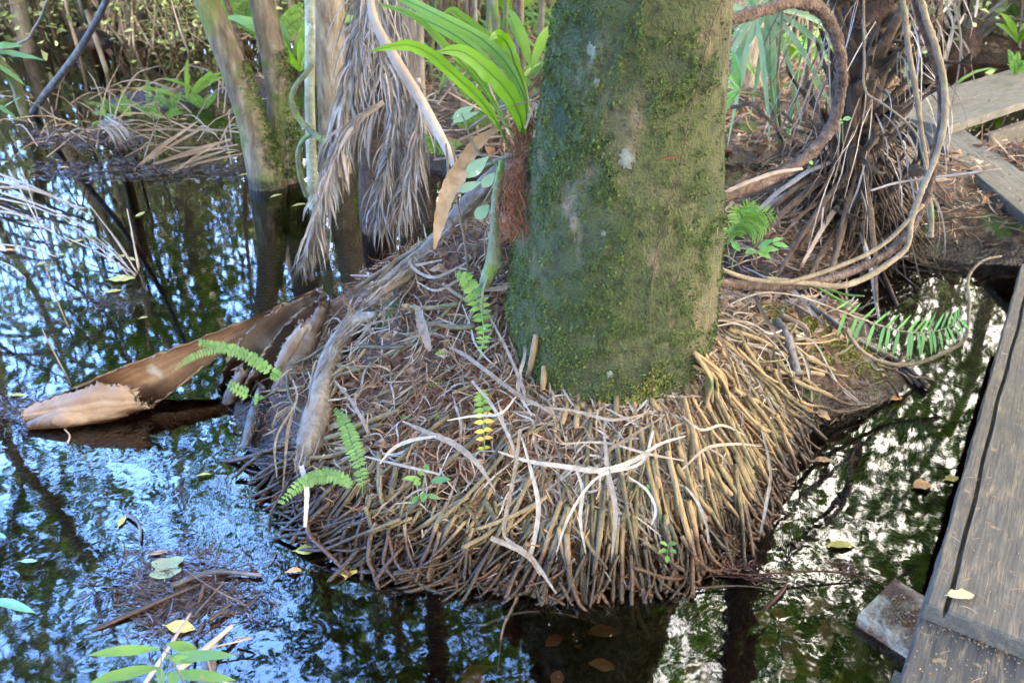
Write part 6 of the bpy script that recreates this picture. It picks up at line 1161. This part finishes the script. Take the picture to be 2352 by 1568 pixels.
# dead bunch, reeds and sticks over the left water
def zpath(pts): return np.array([P(a[0], a[1], a[2]) for a in pts])
def reed(pts, wpx, label, m='stalk', kind='strip', group='dry reeds in the left water', name='dry_reed', cat='reed'):
    p = zpath(pts); mb = MB(); w = px(wpx * (.72 if kind == 'strip' else 1), p[len(p) // 2])
    if kind == 'strip': ribbon(mb, p, [w * .8, w, w, w * .5], fold=.5, seg=len(p) * 6)
    else: tube(mb, p, [w * .5, w * .45, w * .3], 6, len(p) * 6, .06)
    single(mb, name, MT[m], label, cat, group)
k = 0
for (x0, y0, z0, x1, y1, z1, w) in [(318, 382, .0, 395, 315, .14, 8), (318, 382, .0, 455, 278, .2, 9), (335, 372, .0, 470, 292, .16, 8), (350, 380, .0, 530, 320, .05, 10), (352, 376, .02, 545, 332, .04, 8), (385, 392, .0, 520, 345, .06, 9), (388, 395, .0, 560, 352, .03, 8), (395, 398, .0, 500, 330, .1, 7), (330, 365, .02, 365, 270, .35, 5), (362, 365, .02, 350, 260, .4, 4), (400, 300, .2, 362, 240, .45, 4), (300, 300, .05, 455, 300, .02, 6), (440, 298, .02, 560, 305, .02, 6), (380, 340, .03, 545, 345, .02, 5), (420, 395, .0, 545, 392, .0, 4)]:
    reed([(x0, y0, z0), ((x0 + x1) / 2, (y0 + y1) / 2 - 3, (z0 + z1) / 2), (x1, y1, z1)], w, 'tan dry reed before the fern hummock, %s of its bundle' % ORD[k]); k += 1
k = 0
for q in range(15):
    t = q / 14; x0, y0 = 225 + 28 * t, 285 - 16 * t + rng.normal(0, 4); x1, y1 = 268 + 55 * t, 348 - 18 * t + rng.normal(0, 5)
    reed([(x0, y0, .14), ((x0 + x1) / 2 + 6, (y0 + y1) / 2 - 4, .10), (x1, y1, .01)], 5, 'grey strip of the dead bunch below the hummock, %s from the left' % ORD[q], 'frond', group='dead leaf bunch below the fern hummock', name='dry_leaf_strip', cat='dry leaf')
k = 0
for (x0, y0, z0, x1, y1, z1, w) in [(312, 632, .0, 170, 505, .12, 4), (316, 628, .0, 205, 470, .22, 4), (312, 622, .0, 245, 520, .16, 3), (318, 622, .0, 292, 480, .25, 4), (300, 625, .0, 150, 545, .08, 4), (305, 640, .0, 120, 480, .2, 3), (310, 635, .0, 232, 545, .1, 3), (320, 615, .0, 300, 535, .14, 3), (280, 600, .0, 190, 540, .06, 3),
                                    (0, 400, .03, 215, 500, .02, 6), (-5, 415, .05, 190, 480, .03, 7), (-5, 440, .03, 200, 520, .01, 6), (-5, 455, .02, 140, 500, .01, 5), (-10, 470, .08, 165, 560, .01, 5), (0, 485, .02, 110, 520, .01, 6), (-5, 430, .1, 120, 450, .06, 6), (20, 390, .15, 110, 560, .01, 4), (48, 385, .2, 100, 545, .01, 3), (-5, 560, .02, 130, 590, .01, 4), (0, 600, .02, 60, 640, .01, 4), (175, 490, .02, 195, 478, .2, 4)]:
    reed([(x0, y0, z0), ((x0 + x1) / 2, (y0 + y1) / 2 - 6, (z0 + z1) / 2 + .015), (x1, y1, z1)], w, ('thin stem of the bundle fanning up from the pale floating leaf, %s' if k < 9 else 'dry reed sprawled over the left edge of the water, %s') % ORD[k], 'stalk', 'tube'); k += 1
for (pts, w, lb, m) in [([(100, 330, .02), (150, 300, .25), (215, 340, .02)], 4, 'thin arching stem left of the dead bunch', 'twig'), ([(205, 372, .0), (140, 310, .25), (90, 260, .5)], 4, 'thin bare stem slanting up left of the hummock', 'twig'), ([(232, 372, .0), (190, 290, .3), (168, 215, .6)], 4, 'slender bare stem rising beside the smooth leaved plant', 'twig'), ([(165, 770, .0), (120, 660, .2), (96, 580, .3)], 4, 'thin curved twig standing in the open water left of the sheath', 'twig'), ([(172, 900, .0), (130, 820, .18), (96, 755, .28)], 4, 'thin twig rising behind the rolled sheath', 'twig'), ([(155, 1018, .0), (160, 1000, .02), (148, 985, .04)], 5, 'tiny pale twig hanging under the rolled sheath', 'stalk')]: reed(pts, w, lb, m, 'tube', None, 'stick', 'stick')
for (pts, w, lb, m) in [([(185, -30, 1.0), (200, 40, .2), (204, 66, -.15)], 20, 'crooked tan branch entering the far left water', 'vinet'), ([(-10, 118, .75), (60, 92, .85), (76, 70, .95), (112, -5, 1.3)], 8, 'pale forked branch at the upper left', 'vinet'), ([(-20, 135, .55), (30, 180, .35), (55, 260, .05), (80, 330, -.2)], 26, 'short mossy leaning stub at the left edge', 'mossy'), ([(60, 285, -.2), (105, 215, .25), (165, 140, .55), (215, 60, .85), (250, -10, 1.1)], 18, 'dark leaning trunk over the left water', 'deadwood'), ([(245, 60, .1), (232, 20, .5), (228, -20, .9)], 9, 'dark bent branch beside the far root island', 'twig')]: reed(pts, w, lb, m, 'tube', None, 'branch', 'branch')
plant(P(-20, 180, .6), [(-25, 110, 52, 100, 22, 4.6, 4.6), (-25, 118, 100, 128, 18, 4.6, 4.5), (-20, 140, 58, 190, 12, 4.6, 4.5), (-25, 230, 40, 270, 12, 4.4, 4.3), (0, 255, 48, 215, 10, 4.4, 4.3)], 'drooping pale green blades at the upper left edge', 'fernl')
plant(P(-30, 1400, .3), [(-20, 1376, 78, 1398, 24, 1.28, 1.22), (-14, 1225, 14, 1232, 12, 1.5, 1.48)], 'pointed green leaf poking in at the lower left edge', 'gleaf')
for q in range(9):                              # roots of the far island
    a = -2.9 + q * .34; c = P(300, 86, 0); e = c + np.array([math.cos(a) * .42, math.sin(a) * .3, -.1]); mb = MB(); tube(mb, [c + np.array([0, 0, .75]) * rng.uniform(.6, 1), (c + e) / 2 + np.array([0, 0, .3]), e], [.03, .025, .018], 7, 12, .12); single(mb, 'stilt_root', MT['vinet'] if q % 2 else MT['twig'], 'pale root of the far root island, %s from the left' % ORD[q], 'root', 'roots of the far island')

mb = MB()
for q in range(80):                            # dead grass and twigs tangled over the hummock and the shallows round it
    b = P(rng.uniform(60, 560), rng.uniform(215, 330) + rng.uniform(0, 60) * (q % 3 == 0), 0); b[2] = max(float(gz(b[0], b[1])), 0.); a = rng.uniform(0, 6.28); l = rng.uniform(.12, .6); up = abs(rng.normal(0, .4)); e = b + np.array([math.cos(a) * l, math.sin(a) * l, up * l]); ribbon(mb, [b, (b + e) / 2 + np.array([0, 0, .15 * l]), e], [.008, .007, .003], seg=7)
tag(mb.build('dry_grass', MT['stalk'], origin=(-2.6, 6.6, 0)), 'tangle of dead grass and twigs over the fern hummock', kind='stuff')
mb = MB()
for q in range(900):
    b = np.array([rng.uniform(-4.2, 3.5), rng.uniform(6.0, 12), 0]);
    if b[0] < -.6 and b[1] < 10.5: continue
    b[2] = max(float(gz(b[0], b[1])), -.05); l = rng.uniform(.2, .8); a = rng.uniform(0, 6.28); leaf(mb, b, np.array([math.cos(a) * .6, math.sin(a) * .6, 1]), l, rng.uniform(.012, .035), droop=.5, seg=6)
tag(mb.build('ground_cover', MT['fernl'], origin=(0, 8, 0)), 'thin yellow green ground cover of the far wood', kind='stuff')
# ------------------------------------------------------------------ floating leaves, debris, twigs
FL = [(705, 1262, 54, 30, 5, 'yleaf', 'large yellow leaf floating against the left front corner of the roots'), (415, 1440, 66, 32, -8, 'yleaf', 'pale yellow leaf with a torn end under the slanting grey stick'), (676, 1311, 34, 15, 5, 'orleaf', 'small orange leaf floating left of the front roots'), (800, 1312, 30, 20, 70, 'yleaf', 'small yellow leaf upright against the front roots'), (280, 640, 60, 30, 3, 'yleaf', 'pale leaf lying among the thin fanned stems'), (258, 668, 44, 14, 5, 'yleaf', 'narrow pale leaf just under the fanned stems'),
      (2118, 1115, 40, 30, 10, 'orleaf', 'reddish leaf floating near the boardwalk edge'), (2186, 1098, 32, 18, 10, 'yleaf', 'yellow green leaf touching the boardwalk edge'), (1930, 1252, 62, 20, 0, 'yleaf', 'mottled yellow leaf just under the surface of the right pool'), (635, 450, 28, 10, 15, 'yleaf', 'small yellow leaf at the foot of the twin trunks'), (688, 471, 34, 11, 10, 'yleaf', 'yellow leaf right of the twin trunk foot'), (365, 1268, 46, 12, 10, 'brleaf', 'brown leaf floating above the notched pad'),
      (40, 908, 42, 10, 0, 'yleaf', 'narrow yellow leaf at the left edge behind the sheath'), (510, 1312, 26, 9, 0, 'orleaf', 'small orange leaf in the floating debris'), (322, 492, 24, 10, 30, 'yleaf', 'pale leaf in the reflection of the far trees'), (180, 552, 26, 12, 10, 'yleaf', 'cream leaf left of the fanned stems'), (140, 585, 24, 9, 5, 'yleaf', 'cream leaf near the sprawled reeds'), (95, 605, 20, 9, 20, 'yleaf', 'small cream leaf farthest left of the fanned stems'), (20, 575, 36, 11, 0, 'orleaf', 'tan leaf at the left edge of the water'), (280, 590, 30, 12, 10, 'yleaf', 'cream leaf between the fanned stems'), (300, 595, 22, 10, -20, 'yleaf', 'small cream leaf at the fan centre'),
      (530, 350, 24, 9, 10, 'yleaf', 'yellow leaf beside the leaning twin trunk'), (540, 362, 18, 8, 10, 'yleaf', 'small pale leaf under the one beside the leaning trunk'), (562, 402, 26, 9, 10, 'yleaf', 'yellow leaf at the left of the twin trunk foot'), (148, 385, 20, 9, 0, 'orleaf', 'orange leaf in the floating scum'), (12, 373, 20, 8, 10, 'yleaf', 'small yellow leaf far left'), (330, 730, 20, 8, 10, 'yleaf', 'small yellow leaf in the sky reflection'), (280, 1195, 32, 8, 60, 'yleaf', 'narrow pale leaf tilted in the ripples'), (470, 1090, 30, 8, 5, 'yleaf', 'thin yellow leaf under the sheath shadow'), (1890, 1056, 44, 18, 0, 'brleaf', 'wet brown leaf at the right tip of the roots'), (2060, 915, 26, 16, 10, 'orleaf', 'pinkish leaf at the end of the mud ridge'), (1905, 965, 24, 12, -20, 'gleaf', 'green yellow leaf by the end of the mud ridge'), (2090, 855, 24, 12, 10, 'gleaf', 'green leaf beside the wet branch in the right pool'), (2228, 660, 18, 12, 0, 'yleaf', 'dull yellow leaf far up the right pool'), (1990, 600, 20, 10, 0, 'yleaf', 'yellow leaf under the bank edge'),
      (66, 1288, 40, 12, 0, 'oleaf', 'faint green leaf in the ripples at the left'), (560, 300, 20, 8, 0, 'yleaf', 'pale leaf far behind the leaning trunk'), (420, 275, 18, 7, 0, 'yleaf', 'pale leaf floating before the hummock')]
for x, y, l, w, a, m_, lb in FL: floater(x, y, l, w, a, MT[m_], lb)
floater(383, 1304, 48, 26, 80, MT['padleaf'], 'grey green rounded pad floating in the ripples, notched on both sides', prof=(.35, .95, 1., .62, .95, 1., .5))
floater(2208, 1366, 60, 28, 0, MT['tanleaf'], 'tan pointed dry leaf lying on the split grey plank', base=P(2208, 1366, .258), prof=(.3, .9, .75, 1, .7, .06), group=None)
stick([(330, 1575, .0), (395, 1480, .0), (437, 1408, .0)], [5, 5, 3], 'x', 'stalk') if 0 else None
for (pts, w, lb, m) in [([(325, 1580, .16), (385, 1490, .12), (437, 1408, .05)], 10, 'straight grey stick slanting across the pale yellow leaf', 'stalk'), ([(410, 1535, .06), (470, 1490, .04), (533, 1436, .03)], 16, 'thick pale broken stalk by the lower left leaves', 'stalk'), ([(540, 1465, .02), (575, 1463, .03), (470, 1490, .03)], 6, 'thin pale strip beside the broken stalk', 'stalk'), ([(210, 1448, .0), (320, 1400, .01), (370, 1378, .012), (460, 1340, .012)], 12, 'long flat grey frond piece floating at the lower left', 'frond'), ([(395, 1345, .012), (470, 1316, .014), (600, 1320, .01)], 14, 'dark sodden frond end floating in the debris', 'deadwood'), ([(430, 1310, .02), (480, 1345, .03), (570, 1392, .01)], 5, 'thin reddish twig lying across the debris', 'vine'), ([(468, 1345, .01), (460, 1370, .03), (455, 1385, .0)], 8, 'stubby brown twig in the debris', 'vine'), ([(480, 1425, .01), (530, 1385, .02)], 12, 'brown broken stick in the debris', 'twig'), ([(290, 1180, .01), (318, 1200, .012), (322, 1240, .01)], 9, 'curved dark reed strip in the ripples', 'deadwood'), ([(440, 1420, .0), (510, 1340, .01)], 6, 'dark twig under the broken stick', 'deadwood'),
                        ([(600, 1570, -.02), (500, 1560, .02), (470, 1480, .03)], 4, 'bent pale stalk among the lower left leaves', 'stalk'), ([(470, 1600, .0), (478, 1540, .0), (486, 1480, -.04)], 40, 'thick dark sunken log end at the lower left', 'deadwood')]: reed(pts, w, lb, m, 'tube', None, 'stick', 'stick')
mb = MB(); k = 1100; p = np.array([P(*q_, .004) for q_ in np.c_[np.clip(rng.normal(430, 85, k), 200, 640), np.clip(rng.normal(1365, 50, k), 1265, 1500)]]); strips(mb, p, nrm(rng.normal(0, 1, (k, 3)) * np.array([1, .6, .03])), rng.uniform(.01, .09, k), rng.uniform(.001, .004, k), .3, nrmv=np.repeat([[0, 0, 1.]], k, 0))
k = 700; p = np.array([P(*q_, .004) for q_ in np.c_[rng.uniform(80, 570, k), 392 + 8 * rng.normal(size=k) + 14 * np.sin(np.arange(k))]]); strips(mb, p, nrm(rng.normal(0, 1, (k, 3)) * np.array([1, .5, .03])), rng.uniform(.02, .14, k), rng.uniform(.003, .010, k), .3, nrmv=np.repeat([[0, 0, 1.]], k, 0))
k = 600; p = np.array([P(*q_, .004) for q_ in np.c_[rng.uniform(60, 330, k), rng.normal(318, 12, k)]]); strips(mb, p, nrm(rng.normal(0, 1, (k, 3)) * np.array([1, .5, .03])), rng.uniform(.02, .2, k), rng.uniform(.003, .012, k), .3, nrmv=np.repeat([[0, 0, 1.]], k, 0))
k = 260; p = np.array([P(*q_, .004) for q_ in np.c_[rng.normal(250, 40, k), rng.normal(690, 16, k)]]); strips(mb, p, nrm(rng.normal(0, 1, (k, 3)) * np.array([1, .5, .03])), rng.uniform(.01, .08, k), rng.uniform(.001, .004, k), .3, nrmv=np.repeat([[0, 0, 1.]], k, 0))
k = 300; p = np.array([P(*q_, .004) for q_ in np.c_[rng.normal(45, 30, k), rng.normal(940, 22, k)]]); strips(mb, p, nrm(rng.normal(0, 1, (k, 3)) * np.array([1, .5, .03])), rng.uniform(.01, .08, k), rng.uniform(.001, .004, k), .3, nrmv=np.repeat([[0, 0, 1.]], k, 0))
k = 1500; p = np.stack([rng.uniform(-2.2, 1.6, k), rng.uniform(1.0, 4.2, k), np.full(k, .003)], 1); cloud(mb, p, .006 * (.4 + rng.random(k)), 1.8, nrm(rng.normal(0, 1, (k, 3)) * np.array([1, 1, .02])), fold=.05)
tag(mb.build('floating_debris', MT['litter'], origin=(-.8, 1.6, 0)), 'sodden scraps of leaf and twig floating on the left water', kind='stuff')
mb = MB(); p = zpath([(1590, 1290, .01), (1640, 1305, .012), (1718, 1319, .02), (1808, 1314, .03), (1901, 1312, .025), (1960, 1320, .015), (2036, 1342, .01)]); tube(mb, p, [.002, .003, .003, .003, .003, .0025, .002], 6, 50, .15); tube(mb, zpath([(1625, 1322, .006), (1720, 1326, .006), (1810, 1333, .008), (1876, 1360, .004)]), [.002, .0025, .0015], 6, 30, .12); tube(mb, zpath([(1812, 1330, .012), (1790, 1365, .008), (1756, 1398, .0)]), [.0025, .006, .004], 6, 14, .12)
for (cx, cy, n) in [(1690, 1300, 160), (1935, 1300, 110), (1750, 1325, 60), (1965, 1318, 30)]:
    c = np.array([P(cx + rng.normal(0, 24), cy + rng.normal(0, 7), .012 + .012 * rng.random()) for _ in range(n)]); strips(mb, c, nrm(rng.normal(0, 1, (n, 3)) * np.array([1, .7, .4])), rng.uniform(.012, .035, n), np.full(n, .0018), .4)
single(mb, 'stick', MT['rust'], 'long reddish twig with needle sprays floating before the concrete block', 'stick')
stick([(1590, 1140, None, .05), (1591, 1230, 1.72), (1590, 1310, 1.62), (1592, 1368, 1.57)], [6, 6, 6, 5], 'pale root standing straight in the water at the right front', 'rootm', name='stick')
reed([(1595, 1350, .01), (1700, 1345, .008), (1780, 1352, .006)], 5, 'dark twig floating behind the standing root', 'twig', 'tube', None, 'stick', 'stick')
reed([(1395, 1350, .0), (1500, 1352, .004), (1575, 1364, .006)], 6, 'thin brown twig at the waterline of the front roots', 'twig', 'tube', None, 'stick', 'stick')
reed([(1090, 1330, .02), (1105, 1370, -.0), (1122, 1425, -.06)], 5, 'lichen flecked twig dipping into the front water', 'twig', 'tube', None, 'stick', 'stick')
reed([(1100, 1440, -.03), (1180, 1410, -.02), (1290, 1408, -.03), (1370, 1430, -.06)], 6, 'curved twig sunk just under the front water', 'stalk', 'tube', None, 'stick', 'stick')
for q in range(26):                             # drowned leaves on the bed
    x, y = rng.uniform(1050, 1960), rng.uniform(1390, 1560); zz_ = -rng.uniform(.10, .24); c = P(x, y, zz_); mb = MB(); a = rng.uniform(0, 6.28); leaf(mb, c, np.array([math.cos(a), math.sin(a), rng.normal(0, .1)]), rng.uniform(.05, .10), rng.uniform(.03, .05), up=(0, 0, 1.), droop=.05, fold=.3, seg=8); single(mb, 'fallen_leaf', MT['brleaf'], 'drowned leaf seen dimly under the front water, %s of the scatter' % ORD[q], 'leaf', 'drowned leaves under the front water')
# foreground plant, lower left
plant(P(420, 1560, .18), [(366, 1489, 200, 1496, 26, 1.14, 1.10), (376, 1510, 541, 1497, 28, 1.14, 1.13), (366, 1532, 203, 1560, 30, 1.11, 1.06), (376, 1546, 540, 1553, 28, 1.11, 1.10), (382, 1478, 456, 1490, 26, 1.16, 1.16), (366, 1528, 372, 1580, 18, 1.11, 1.05), (392, 1512, 446, 1516, 22, 1.13, 1.13), (396, 1540, 400, 1580, 24, 1.10, 1.06)],
      'bushy sprig of long pale green leaves at the lower edge of the pool', 'fernl', [[(430, 1580, 1.05), (396, 1520, 1.12), (376, 1488, 1.15)], [(372, 1580, 1.04), (370, 1500, 1.13)]], rpx=2.5, prof=np.array([.1, .7, 1, .95, .7, .04]), fold=.25)
